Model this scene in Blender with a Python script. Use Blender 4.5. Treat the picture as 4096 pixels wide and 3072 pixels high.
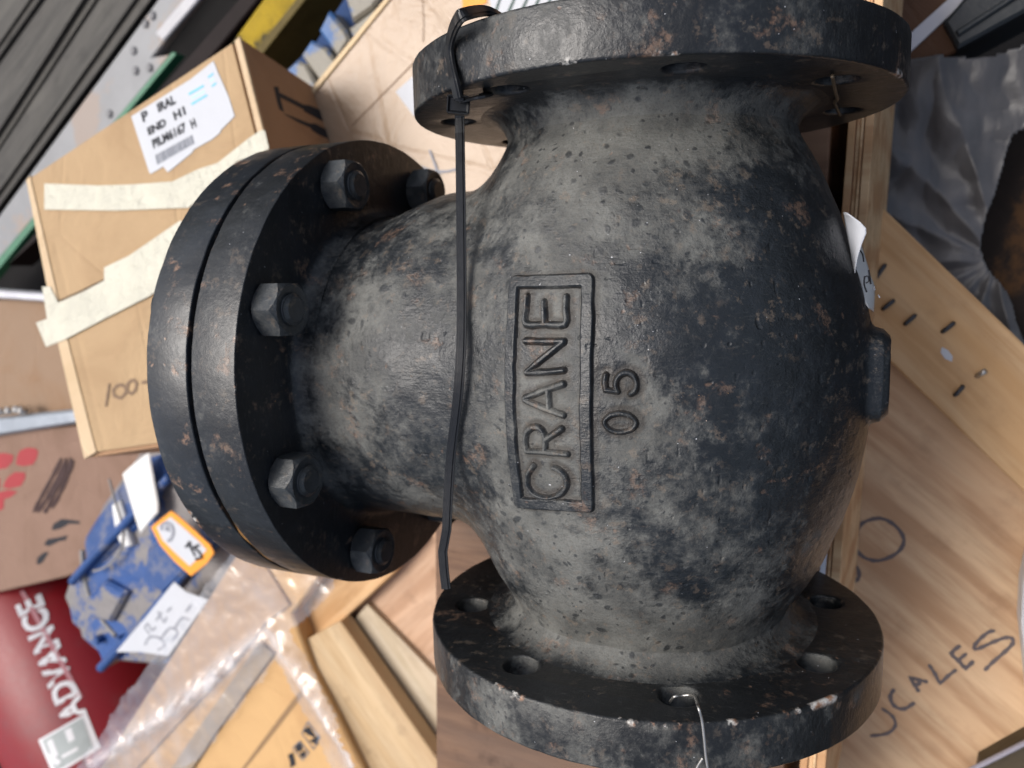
import bpy, bmesh, math, random
import numpy as np
from mathutils import Matrix, Vector, noise as mnoise

# everything is written in units of one pipe-flange radius; S turns them into metres at the end
S = 0.14
for o in list(bpy.data.objects): bpy.data.objects.remove(o)
scene = bpy.context.scene
COL = scene.collection

# ------------------------------------------------------------------ camera
cam = bpy.data.cameras.new('camera'); camo = bpy.data.objects.new('camera', cam); COL.objects.link(camo)
Rc = Matrix([[0.9119,-0.0374,0.4087],[-0.0218,0.99,0.1393],[-0.4098,-0.1359,0.902]])
camo.matrix_world = Matrix.Translation(Vector([0.9069,0.4551,3.485])) @ Rc.to_4x4()
cam.sensor_width = 36; cam.sensor_fit = 'HORIZONTAL'; cam.lens = 36*[798.7968][0]/1024
cam.clip_start = .01; cam.clip_end = 500
cam.dof.use_dof = True; cam.dof.focus_distance = 2.75*S; cam.dof.aperture_fstop = 9.2
scene.camera = camo
scene.render.resolution_x = 1024; scene.render.resolution_y = 768

# ------------------------------------------------------------------ light
SUN_DIR = Vector((-.44, .18, .88)).normalized()
world = bpy.data.worlds.new('World'); scene.world = world; world.use_nodes = True
wn = world.node_tree; wn.nodes.clear()
sky = wn.nodes.new('ShaderNodeTexSky'); sky.sky_type = 'NISHITA'; sky.sun_disc = False
sky.sun_elevation = math.asin(SUN_DIR.z); sky.sun_rotation = math.atan2(SUN_DIR.x, SUN_DIR.y)
sky.dust_density = 5.0; sky.air_density = 1.0; sky.ozone_density = 1.0
bgn = wn.nodes.new('ShaderNodeBackground'); bgn.inputs[1].default_value = .085
wo = wn.nodes.new('ShaderNodeOutputWorld')
hs = wn.nodes.new('ShaderNodeHueSaturation'); hs.inputs['Saturation'].default_value = .72   # a hazy, greyed sky
wn.links.new(sky.outputs[0], hs.inputs['Color']); wn.links.new(hs.outputs[0], bgn.inputs[0]); wn.links.new(bgn.outputs[0], wo.inputs[0])
sl = bpy.data.lights.new('sun', 'SUN'); sl.energy = 1.5; sl.angle = math.radians(32); sl.color = (1, .965, .92)
so = bpy.data.objects.new('sun', sl); COL.objects.link(so)
so.rotation_euler = SUN_DIR.to_track_quat('Z', 'Y').to_euler()
scene.view_settings.view_transform = 'Standard'; scene.view_settings.look = 'None'
scene.view_settings.exposure = 0.90; scene.view_settings.gamma = 1

rnd = random.Random(7); nrs = np.random.RandomState(5)

# ------------------------------------------------------------------ helpers
def link(o, parent=None):
    COL.objects.link(o)
    if parent is not None: o.parent = parent
    return o
def tag(o, label=None, cat=None, group=None, kind=None):
    if label: o['label'] = label
    if cat: o['category'] = cat
    if group: o['group'] = group
    if kind: o['kind'] = kind
    return o
def empty(name, M=None):
    o = bpy.data.objects.new(name, None); o.empty_display_size = .05; COL.objects.link(o)
    if M is not None:
        o.matrix_world = M
    return o
def mesh(name, V, F, mat, parent=None, smooth=False, M=None):
    me = bpy.data.meshes.new(name); me.from_pydata([tuple(map(float, v)) for v in V], [], [tuple(map(int, f)) for f in F]); me.update()
    if smooth: me.polygons.foreach_set('use_smooth', [True]*len(me.polygons))
    me.materials.append(mat)
    o = bpy.data.objects.new(name, me); link(o, parent)
    if M is not None:
        if parent is None: o.matrix_world = M
        else: o.matrix_local = M
    return o
def frame(rows):
    return Matrix([list(rows[0]), list(rows[1]), list(rows[2]), [0, 0, 0, 1]])
def area(P): return sum(P[i-1][0]*P[i][1]-P[i][0]*P[i-1][1] for i in range(len(P)))/2
def prism(name, P, z1, z0, mat, parent=None, M=None, bev=0.0, smooth=False):
    "polygon P (local xy) from height z0 up to z1, with an optional small bevel on the top edge"
    P = [tuple(p) for p in P]
    if area(P) < 0: P = P[::-1]
    n = len(P); V = [(x, y, z0) for x, y in P]
    if bev > 0:
        V += [(x, y, z1-bev) for x, y in P]
        Q = []
        for i in range(n):
            a, b, c = Vector(P[i-1]), Vector(P[i]), Vector(P[(i+1) % n])
            d1 = (b-a).normalized(); d2 = (c-b).normalized()
            nn = Vector((-d1.y-d2.y, d1.x+d2.x))
            if nn.length < 1e-6: nn = Vector((-d1.y, d1.x))
            nn.normalize(); k = max(.4, nn.dot(Vector((-d1.y, d1.x))))
            Q.append(b+nn*bev/k)
        V += [(q.x, q.y, z1) for q in Q]; L = 3
    else:
        V += [(x, y, z1) for x, y in P]; L = 2
    F = []
    for l in range(L-1):
        for i in range(n):
            j = (i+1) % n; F.append((l*n+i, l*n+j, (l+1)*n+j, (l+1)*n+i))
    F.append(tuple(range((L-1)*n, L*n))); F.append(tuple(range(n))[::-1])
    return mesh(name, V, F, mat, parent, smooth, M)
def ribbon(name, P, w, z, mat, parent=None, M=None, closed=False, th=.0015):
    "pen stroke: mitred strip of width w along P, lying at height z"
    P = [Vector(p) for p in P]; n = len(P); V = []; F = []
    for i in range(n):
        a = P[i-1] if (i or closed) else P[i]; c = P[(i+1) % n] if (i < n-1 or closed) else P[i]
        t = (c-a)
        if t.length < 1e-9: t = Vector((1, 0))
        t.normalize(); nn = Vector((-t.y, t.x))
        ww = w*(.5+.12*math.sin(i*2.3+n))
        if not closed and i in (0, n-1): ww *= .7
        k = 1.0
        if 0 < i < n-1 or closed:
            d1 = (P[i]-P[i-1]).normalized(); k = 1/max(.55, abs(nn.dot(Vector((-d1.y, d1.x)))))
        V += [(*(P[i]+nn*ww*k), z), (*(P[i]-nn*ww*k), z)]
    for i in range(n-1+(1 if closed else 0)):
        j = (i+1) % n; F.append((2*i, 2*i+1, 2*j+1, 2*j))
    return mesh(name, V, F, mat, parent, False, M)
def smoothpts(P, k=4, closed=False):
    P = [np.array(p, float) for p in P]; n = len(P); out = []
    for i in range(n if closed else n-1):
        if closed: p0, p1, p2, p3 = P[i-1], P[i], P[(i+1) % n], P[(i+2) % n]
        else: p0, p1, p2, p3 = P[max(i-1, 0)], P[i], P[i+1], P[min(i+2, n-1)]
        for s in range(k):
            t = s/k
            out.append(.5*((2*p1)+(-p0+p2)*t+(2*p0-5*p1+4*p2-p3)*t*t+(-p0+3*p1-3*p2+p3)*t**3))
    if not closed: out.append(P[-1])
    return out
def tube(name, P, r, mat, parent=None, seg=8, M=None, flat=1.0):
    P = [Vector(p) for p in P]; V = []; F = []; up = Vector((.31, .2, .93)).normalized()
    for i, p in enumerate(P):
        t = (P[min(i+1, len(P)-1)]-P[max(i-1, 0)]).normalized()
        a = t.cross(up).normalized(); b = a.cross(t).normalized()
        for s in range(seg):
            an = 2*math.pi*s/seg; V.append(p+a*math.cos(an)*r+b*math.sin(an)*r*flat)
    for i in range(len(P)-1):
        for s in range(seg):
            F.append((i*seg+s, i*seg+(s+1) % seg, (i+1)*seg+(s+1) % seg, (i+1)*seg+s))
    F.append(tuple(range(seg))[::-1]); F.append(tuple(range((len(P)-1)*seg, len(P)*seg)))
    return mesh(name, V, F, mat, parent, True, M)
def textobj(name, body, size, mat, M, parent=None, bold=0, width=None, wrap=None):
    cu = bpy.data.curves.new(name, 'FONT'); cu.body = body; cu.size = size; cu.offset = bold; cu.resolution_u = 3
    t = bpy.data.objects.new(name, cu); COL.objects.link(t)
    me = bpy.data.meshes.new_from_object(t); bpy.data.objects.remove(t)
    n = len(me.vertices); co = np.empty(n*3); me.vertices.foreach_get('co', co); co = co.reshape(-1, 3)
    if n and width: co[:, 0] = (co[:, 0]-co[:, 0].min())*width/(np.ptp(co[:, 0]))
    if wrap: co = wrap(co)
    me.vertices.foreach_set('co', co.ravel()); me.update()
    me.materials.clear(); me.materials.append(mat)
    o = bpy.data.objects.new(name, me); link(o, parent)
    if parent is None: o.matrix_world = M
    else: o.matrix_local = M
    return o

# ------------------------------------------------------------------ materials
class G:
    def __init__(s, name):
        s.m = bpy.data.materials.new(name); s.m.use_nodes = True; s.t = s.m.node_tree
        s.b = s.t.nodes['Principled BSDF']; s.out = s.t.nodes['Material Output']
        s.tc = s.t.nodes.new('ShaderNodeTexCoord')
        s.mp = s.t.nodes.new('ShaderNodeMapping'); s.mp.inputs['Scale'].default_value = (1/S, 1/S, 1/S)
        s.l(s.tc.outputs['Object'], s.mp.inputs[0]); s.co = s.mp.outputs[0]
    def l(s, a, b): s.t.links.new(a, b)
    def put(s, v, inp):
        if hasattr(v, 'is_linked'): s.l(v, inp)
        elif isinstance(v, (tuple, list)) and len(v) == 3 and inp.type == 'RGBA': inp.default_value = (*v, 1)
        else: inp.default_value = v
    def map(s, sc=(1, 1, 1), rot=(0, 0, 0), loc=(0, 0, 0), co=None):
        n = s.t.nodes.new('ShaderNodeMapping'); n.inputs['Scale'].default_value = sc; n.inputs['Rotation'].default_value = rot
        n.inputs['Location'].default_value = loc; s.l(co or s.co, n.inputs[0]); return n.outputs[0]
    def noise(s, sc, det=4, ro=.55, co=None, dist=0, col=False):
        n = s.t.nodes.new('ShaderNodeTexNoise'); n.inputs['Scale'].default_value = sc; n.inputs['Detail'].default_value = det
        n.inputs['Roughness'].default_value = ro; n.inputs['Distortion'].default_value = dist; s.l(co or s.co, n.inputs['Vector'])
        return n.outputs['Color' if col else 'Fac']
    def voro(s, sc, feat='F1', co=None, rand=1):
        n = s.t.nodes.new('ShaderNodeTexVoronoi'); n.feature = feat; n.inputs['Scale'].default_value = sc
        n.inputs['Randomness'].default_value = rand; s.l(co or s.co, n.inputs['Vector']); return n.outputs
    def wave(s, sc, dist=2, det=3, co=None, dsc=1.5, bands='X'):
        n = s.t.nodes.new('ShaderNodeTexWave'); n.bands_direction = bands; n.inputs['Scale'].default_value = sc; n.inputs['Distortion'].default_value = dist
        n.inputs['Detail'].default_value = det; n.inputs['Detail Scale'].default_value = dsc; s.l(co or s.co, n.inputs['Vector']); return n.outputs['Fac']
    def math(s, op, a, b=0.0, c=None, clamp=False):
        n = s.t.nodes.new('ShaderNodeMath'); n.operation = op; n.use_clamp = clamp
        s.put(a, n.inputs[0]); s.put(b, n.inputs[1])
        if c is not None: s.put(c, n.inputs[2])
        return n.outputs[0]
    def rng(s, v, a, b, c=0., d=1., smooth=True):
        n = s.t.nodes.new('ShaderNodeMapRange'); n.interpolation_type = 'SMOOTHSTEP' if smooth else 'LINEAR'
        s.put(v, n.inputs[0]); n.inputs[1].default_value = a; n.inputs[2].default_value = b
        n.inputs[3].default_value = c; n.inputs[4].default_value = d; return n.outputs[0]
    def mix(s, f, a, b, mode='MIX'):
        n = s.t.nodes.new('ShaderNodeMix'); n.data_type = 'RGBA'; n.blend_type = mode
        s.put(f, n.inputs[0]); s.put(a, n.inputs[6]); s.put(b, n.inputs[7]); return n.outputs[2]
    def sep(s, v):
        n = s.t.nodes.new('ShaderNodeSeparateXYZ'); s.l(v, n.inputs[0]); return n.outputs
    def bump(s, h, st, dist=.01, prev=None):
        n = s.t.nodes.new('ShaderNodeBump'); n.inputs['Strength'].default_value = st; n.inputs['Distance'].default_value = dist*S
        s.l(h, n.inputs['Height'])
        if prev is not None: s.l(prev, n.inputs['Normal'])
        return n.outputs[0]
    def attr(s, name):
        n = s.t.nodes.new('ShaderNodeAttribute'); n.attribute_name = name; return n.outputs['Fac']
    def rand(s): return s.t.nodes.new('ShaderNodeObjectInfo').outputs['Random']
    def done(s, col=None, rough=None, nor=None, spec=None, metal=None, **k):
        if col is not None: s.put(col, s.b.inputs['Base Color'])
        if rough is not None: s.put(rough, s.b.inputs['Roughness'])
        if nor is not None: s.l(nor, s.b.inputs['Normal'])
        if spec is not None: s.put(spec, s.b.inputs['Specular IOR Level'])
        if metal is not None: s.put(metal, s.b.inputs['Metallic'])
        for a, b in k.items(): s.put(b, s.b.inputs[a])
        return s.m

def cast(name, dust=.3, up=.35, rust=.5, fleck=.5, use_attr=False, edge=None, paint=(.0098, .0122, .0148), rough=.42, seed=0, dustc=((.062, .064, .061), (.138, .140, .130)), bumpk=1.0, hubd=0, speck=.45):
    g = G(name); g.mp.inputs['Location'].default_value = (seed*3.1, seed*1.7, seed*.9)
    big = g.noise(2.3, 7, .62, dist=.35); mid = g.noise(8, 6, .62); fine = g.noise(34, 5, .65); grit = g.noise(120, 3, .6)
    geo = g.t.nodes.new('ShaderNodeNewGeometry'); nz = g.sep(geo.outputs['Normal'])[2]
    d = g.math('MULTIPLY_ADD', big, 1.1, -.55)
    d = g.math('ADD', d, g.math('MULTIPLY_ADD', mid, 1.7, -.85))
    d = g.math('ADD', d, g.math('MULTIPLY_ADD', fine, .95, -.475))
    d = g.math('ADD', d, g.math('MULTIPLY', g.math('MAXIMUM', nz, 0.0), up))
    d = g.math('ADD', d, g.attr('dust') if use_attr else dust)
    if hubd: 
        Xh = g.sep(g.map(sc=(1/S, 1/S, 1/S), co=g.tc.outputs['Object'])); rh_ = g.math('SQRT', g.math('ADD', g.math('MULTIPLY', Xh[0], Xh[0]), g.math('MULTIPLY', Xh[1], Xh[1])))
        d = g.math('ADD', d, g.rng(rh_, .68, .88, hubd, 0))
    d = g.rng(d, .04, .78)
    # washed droplet marks: round dark spots in the dust
    vw = g.map(co=g.co)
    warp = g.t.nodes.new('ShaderNodeVectorMath'); warp.operation = 'MULTIPLY_ADD'
    nc = g.noise(6, 3, .5, col=True); g.l(nc, warp.inputs[0]); warp.inputs[1].default_value = (.12, .12, .12); g.l(g.co, warp.inputs[2])
    v = g.voro(17, co=warp.outputs[0]); vr = g.sep(v['Color'])[0]
    spot = g.math('MULTIPLY', g.rng(v['Distance'], .18, .36, 1, 0), g.rng(vr, .55, .75))
    v2 = g.voro(33, co=warp.outputs[0]); spot2 = g.math('MULTIPLY', g.rng(v2['Distance'], .16, .34, 1, 0), g.rng(g.sep(v2['Color'])[1], .62, .75))
    d = g.math('MULTIPLY', d, g.math('SUBTRACT', 1, g.math('MULTIPLY', g.math('MAXIMUM', spot, spot2), g.rng(big, .32, .55, .15, .75))))
    paintc = g.mix(g.rng(mid, .35, .7), paint, (paint[0]*1.5, paint[1]*1.5, paint[2]*1.55))
    dc = g.mix(g.rng(g.noise(5, 5, .6), .35, .65), dustc[0], dustc[1])
    dc = g.mix(g.rng(g.noise(70, 3, .6), .35, .7, 0, .5), dc, (.1, .095, .085))
    col = g.mix(d, paintc, dc)
    # rust blooms with paint lost
    rn = g.math('MULTIPLY', g.rng(g.noise(6.5, 6, .62, dist=.2, co=g.map(loc=(3, 5, 1))), .62-.05*rust, .70-.05*rust), g.rng(g.noise(45, 4, .7), .38, .6))
    rn = g.math('MULTIPLY', rn, rust, clamp=True)
    v3 = g.voro(15, co=warp.outputs[0]); rs = g.math('MULTIPLY', g.rng(g.math('ADD', v3['Distance'], g.math('MULTIPLY', fine, .25)), .15, .27, 1, 0), g.rng(g.sep(v3['Color'])[2], .80, .88))
    rn = g.math('MAXIMUM', rn, g.math('MULTIPLY', rs, min(1, rust*1.1)))
    rc = g.mix(g.noise(30, 3, .6), (.20, .09, .05), (.27, .20, .145))
    col = g.mix(rn, col, rc)
    st_ = g.noise(55, 4, .7, co=g.map(sc=(.3, 1.6, .5), rot=(.3, .2, .45)))
    col = g.mix(g.math('MULTIPLY', g.rng(grit, .50, .68), .30), col, (.02, .02, .02)); col = g.mix(g.math('MULTIPLY', g.rng(st_, .56, .72), .16), col, dustc[1])
    # small tan specks scattered over paint and dust alike
    sp = g.math('MULTIPLY', g.rng(g.noise(19, 5, .7, co=g.map(loc=(7, 2, 4))), .555, .64), g.rng(g.noise(4.2, 4, .6, co=g.map(loc=(1, 9, 4))), .40, .58))
    col = g.mix(g.math('MULTIPLY', sp, speck), col, g.mix(g.noise(11, 2, .5), (.17, .15, .12), (.16, .105, .07)))
    if use_attr: col = g.mix(g.attr('grime_shade'), col, (.028, .022, .017))  # dirt plus painted shade beside the relief, shifted away from the light
    # pale flecks
    v4 = g.voro(42, co=warp.outputs[0]); fl = g.math('MULTIPLY', g.rng(g.math('ADD', v4['Distance'], g.math('MULTIPLY', grit, .2)), .14, .2, 1, 0), g.rng(g.sep(v4['Color'])[0], .93-.03*fleck, .94-.03*fleck))
    fl = g.math('MULTIPLY', fl, .85*min(1, fleck))
    col = g.mix(fl, col, g.mix(g.rng(g.sep(v4['Color'])[1], .86, .9), (.62, .63, .66), (.62, .33, .12)))
    if edge:
        Rr, zz, w, amt = edge
        o = g.tc.outputs['Object']; X = g.sep(g.map(sc=(1/S, 1/S, 1/S), co=o)); rr = g.math('SQRT', g.math('ADD', g.math('MULTIPLY', X[0], X[0]), g.math('MULTIPLY', X[1], X[1])))
        e1 = g.rng(rr, Rr-w, Rr-w*.3); e2 = g.rng(g.math('ABSOLUTE', g.math('SUBTRACT', X[2], zz)), w*.4, w*1.5, 1, 0)
        en = g.math('ADD', g.noise(3.1, 5, .6), g.math('MULTIPLY', g.noise(26, 4, .6), .5))
        em = g.math('MULTIPLY', g.math('MULTIPLY', e1, e2), g.rng(en, 1.02-.28*amt, 1.12-.28*amt))
        ec = g.mix(g.rng(g.noise(22, 3, .6), .4, .6), (.32, .17, .1), (.62, .60, .56))
        col = g.mix(em, col, ec)
    n1 = g.bump(g.noise(26, 6, .62), .22*bumpk, .022)
    n2 = g.bump(grit, .25*bumpk, .006, n1)
    sc = g.noise(38, 4, .65, co=g.map(sc=(.35, 2.2, .6), rot=(.3, .2, .5)))
    n3 = g.bump(sc, .22*bumpk, .01, n2)
    n4 = g.bump(g.math('ADD', rn, d), .35*bumpk, -.008, n3)
    ro = g.math('MULTIPLY_ADD', d, .36, rough); ro = g.math('ADD', ro, g.math('MULTIPLY_ADD', fine, .22, -.11), clamp=True)
    return g.done(col, ro, n4, spec=.5)

def wood(name, c1, c2, c3=None, rings=5.0, knots=.5, rough=.62, plies=False, stain=.3):
    g = G(name); r = g.rand()
    off = g.t.nodes.new('ShaderNodeVectorMath'); off.operation = 'ADD'; g.l(g.co, off.inputs[0])
    cx = g.t.nodes.new('ShaderNodeCombineXYZ'); g.l(g.math('MULTIPLY', r, 17), cx.inputs[0]); g.l(g.math('MULTIPLY', r, 9), cx.inputs[1]); g.l(cx.outputs[0], off.inputs[1]); co = off.outputs[0]
    st = g.map(sc=(.22, 1, 1), co=co)
    w = g.wave(rings, 6.5, 4, co=st, dsc=.9, bands='Y')
    f = g.noise(22, 5, .65, co=g.map(sc=(.09, 1, 1), co=co)); b = g.noise(1.6, 4, .6, co=st, dist=.6)
    col = g.mix(g.rng(w, .15, .95, 0, .8), c1, c2)
    col = g.mix(g.rng(f, .35, .7, 0, .75), col, c2); f2 = g.noise(5, 4, .6, co=g.map(sc=(.13, 1, 1), co=co)); col = g.mix(g.rng(f2, .45, .62, 0, .6), col, tuple(min(1, x*1.22) for x in c1))
    col = g.mix(g.rng(b, .45, .72, 0, .8), col, c3 or c2)
    v = g.voro(1.5, co=g.map(sc=(.55, 1, 1), co=co))
    k = g.math('MULTIPLY', g.rng(v['Distance'], .03, .13, 1, 0), g.rng(g.sep(v['Color'])[0], 1-knots, 1.02-knots))
    col = g.mix(g.math('MULTIPLY', k, .75), col, (c2[0]*.35, c2[1]*.27, c2[2]*.22))
    s = g.rng(g.noise(3, 5, .65, co=co), .52, .75, 0, stain)
    col = g.mix(s, col, (c2[0]*.45, c2[1]*.42, c2[2]*.42))
    return g.done(col, g.math('MULTIPLY_ADD', f, .2, rough-.1), g.bump(f, .35, .01), spec=.35)

def card(name, c, c2=None, rough=.75, flute=.12, stain=.25, spec=.3):
    g = G(name); c2 = c2 or tuple(x*.72 for x in c)
    n = g.noise(1.3, 5, .6, dist=.5); f = g.noise(60, 3, .6)
    fl = g.wave(16, .4, 1, bands='X')
    col = g.mix(g.rng(n, .4, .75, 0, .8), c, c2); col = g.mix(g.rng(f, .3, .8, 0, .18), col, c2)
    col = g.mix(g.rng(g.noise(5, 6, .7), .58, .78, 0, stain), col, tuple(x*.5 for x in c2))
    cr = g.rng(g.voro(1.4, 'DISTANCE_TO_EDGE', co=g.map(sc=(1, .5, 1), rot=(0, 0, .4)))['Distance'], 0, .035, 1, 0)
    nn = g.bump(fl, flute, .012); nn = g.bump(n, .5, .09, nn); nn = g.bump(cr, .25, -.02, nn)
    return g.done(col, rough, nn, spec=spec)

def plain(name, c, rough=.5, metal=0., noise=.25, spec=.5, bump=.15, dirt=None, dirtk=.4, nsc=4, **k):
    g = G(name); n = g.noise(nsc, 6, .62); f = g.noise(nsc*9, 4, .6)
    col = g.mix(g.rng(n, .35, .7, 0, noise), c, tuple(x*.55 for x in c)); col = g.mix(g.rng(f, .4, .8, 0, noise*.5), col, tuple(min(1, x*1.3) for x in c))
    if dirt: col = g.mix(g.rng(g.math('ADD', g.noise(nsc*.55, 6, .62, dist=.4), g.math('MULTIPLY_ADD', f, .16, -.08)), .62-dirtk*.3, .70-dirtk*.3), col, dirt)
    return g.done(col, g.math('MULTIPLY_ADD', f, .2, rough-.1), g.bump(f, bump, .01, g.bump(n, bump*2, .04)), spec=spec, metal=metal, **k)

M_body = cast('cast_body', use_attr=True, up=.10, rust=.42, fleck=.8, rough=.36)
M_flT = cast('cast_flange_upper', dust=-.28, up=.44, rust=.5, speck=.4, paint=(.009, .0105, .0125), hubd=.1, bumpk=.7, fleck=1.3, edge=(1., 0, .018, .62), seed=1, rough=.33)
M_flB = cast('cast_flange_lower', dust=-.26, up=.56, rust=.5, speck=.3, paint=(.0085, .0095, .0105), hubd=.42, bumpk=.8, fleck=1.3, edge=(1., 0, .020, .56), seed=2, rough=.37)
M_bon = cast('cast_bonnet_flange', dust=-.46, up=.50, bumpk=.5, speck=.35, rust=.55, fleck=.6, edge=(1.109, 0, .014, .5), seed=3, rough=.38, paint=(.0075, .0092, .0115))
M_cov = cast('cast_bonnet_cover', dust=-.40, up=.36, bumpk=.4, speck=.3, rust=.9, fleck=.4, edge=(1.109, .218, .02, .6), seed=4, rough=.34, paint=(.009, .0115, .015))
M_nut = cast('nut_paint', dust=-.12, up=.35, rust=.6, fleck=.2, seed=5, rough=.33, paint=(.030, .034, .037), bumpk=.5)
M_gask = plain('gasket', (.05, .035, .018), .8, noise=.6, nsc=3, dirt=(.012, .010, .008), dirtk=.5)
M_black = plain('black_plastic_strap', (.012, .013, .015), .34, noise=.3, bump=.05)
M_wire = plain('steel_wire', (.5, .48, .45), .35, .9, bump=.05)
M_wireb = plain('dull_wire', (.16, .12, .08), .5, .6)
M_paper = plain('white_paper', (.50, .515, .55), .6, noise=.06, bump=.08)
M_papers = plain('grey_white_paper', (.70, .69, .67), .5, noise=.08, bump=.08)
M_ink = plain('black_ink', (.03, .03, .035), spec=.12, rough=.6, noise=.1, bump=0)
M_inkg = plain('grey_ink', (.16, .17, .20), spec=.12, rough=.6, noise=.1, bump=0)
M_inkf = plain('faded_ink', (.25, .26, .30), .6, noise=.2, bump=0)
M_pencil = plain('marker_on_card', (.22, .15, .10), spec=.12, rough=.7, noise=.2, bump=0)
M_pen = plain('marker_on_plywood', (.115, .09, .09), .65, noise=.3, bump=0)
M_cyan = plain('cyan_print', (.10, .48, .70), .6, noise=.1, bump=0)
M_pcyan = plain('pale_cyan_print', (.42, .68, .80), .6, noise=.1, bump=0)
M_red = plain('red_print', (.30, .008, .014), .6, noise=.15, bump=0)
M_orange = plain('orange_print', (.80, .30, .012), .55, noise=.1, bump=.05)
M_tape = plain('masking_tape', (.56, .54, .44), .5, noise=.3, nsc=2.2, bump=1.0)

def _tab():
    yk=[-1.4,-1.12,-1.056,-.975,-.84,-.774,-.554,-.372,-.2,0,.2,.33,.64,.83,.92,.985,1.05,1.4]
    rk=[.60,.602,.607,.640,.722,.756,.839,.882,.907,.918,.908,.879,.784,.70,.645,.603,.597,.597]
    ys=np.linspace(-1.4,1.4,561); r=np.interp(ys,yk,rk)
    k=np.hanning(31); k/=k.sum(); rp=np.pad(r,15,mode='edge'); return ys,np.convolve(rp,k,'valid')
TY,TR=_tab()
def smin(a,b,k):
    h=np.clip(.5+.5*(b-a)/k,0,1); return b*(1-h)+a*h-k*h*(1-h)
def sst(x):
    x=np.clip(x,0,1); return x*x*(3-2*x)
def bodyF(p):
    x,y,z=p[...,0],p[...,1],p[...,2]
    r=np.hypot(x,z)
    f=np.maximum(r-np.interp(y,TY,TR),np.abs(y)-1.22)
    s=sst((x+1.25)/.4)
    g=np.hypot(y-.045*s,z)-(.742+.05*s)
    g=np.maximum(g,np.maximum(x,-1.40-x))
    f=smin(f,g,.13)
    # drain boss on the far side of the bonnet: a round pad with a chamfered rim
    rb=(np.abs(y-.018)**4+np.abs(z*.92)**4)**.25; b=np.maximum(np.maximum(rb-.178,x-.974),(rb+x-.974-.178+.03)*.7071)
    b=np.maximum(b,.2-x)
    f=smin(f,b,.04)
    return f
def bodyhit(d,lo=.25,hi=2.3,n=26):
    "d: unit directions from the centre; the body is star-shaped about it"
    lo=np.full(d.shape[:-1],lo); hi=np.full(d.shape[:-1],hi)
    for _ in range(n):
        m=(lo+hi)/2; v=bodyF(d*m[...,None])>0
        hi=np.where(v,m,hi); lo=np.where(v,lo,m)
    return d*((lo+hi)/2)[...,None]


# ================================================================== THE VALVE
valve = empty('check_valve', Matrix.Translation((0, 0, -1.0)))
tag(valve, 'big black cast iron valve with raised lettering, two drilled flanges and a bolted bonnet', 'valve')
UP1 = Matrix.Translation((0, 0, 1.0))

# value noise on a lattice
def vnoise(P, sc, seed):
    rs = np.random.RandomState(seed); T = rs.rand(32, 32, 32)
    q = P*sc+100; i = np.floor(q).astype(int); t = q-i; t = t*t*(3-2*t); i %= 32; j = (i+1) % 32
    x0, y0, z0 = i[..., 0], i[..., 1], i[..., 2]; x1, y1, z1 = j[..., 0], j[..., 1], j[..., 2]; tx, ty, tz = t[..., 0], t[..., 1], t[..., 2]
    a = T[x0, y0, z0]*(1-tx)+T[x1, y0, z0]*tx; b = T[x0, y1, z0]*(1-tx)+T[x1, y1, z0]*tx
    c = T[x0, y0, z1]*(1-tx)+T[x1, y0, z1]*tx; d = T[x0, y1, z1]*(1-tx)+T[x1, y1, z1]*tx
    return (a*(1-ty)+b*ty)*(1-tz)+(c*(1-ty)+d*ty)*tz
def segdist(Q, P, closed=False):
    best = np.full(Q.shape[:-1], 9.)
    P = [np.array(p) for p in P]
    if closed: P = P+[P[0]]
    for a, b in zip(P[:-1], P[1:]):
        ab = b-a; t = np.clip(((Q-a)@ab)/(ab@ab+1e-12), 0, 1); best = np.minimum(best, np.hypot(*np.moveaxis(Q-a-t[..., None]*ab, -1, 0)))
    return best
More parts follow.
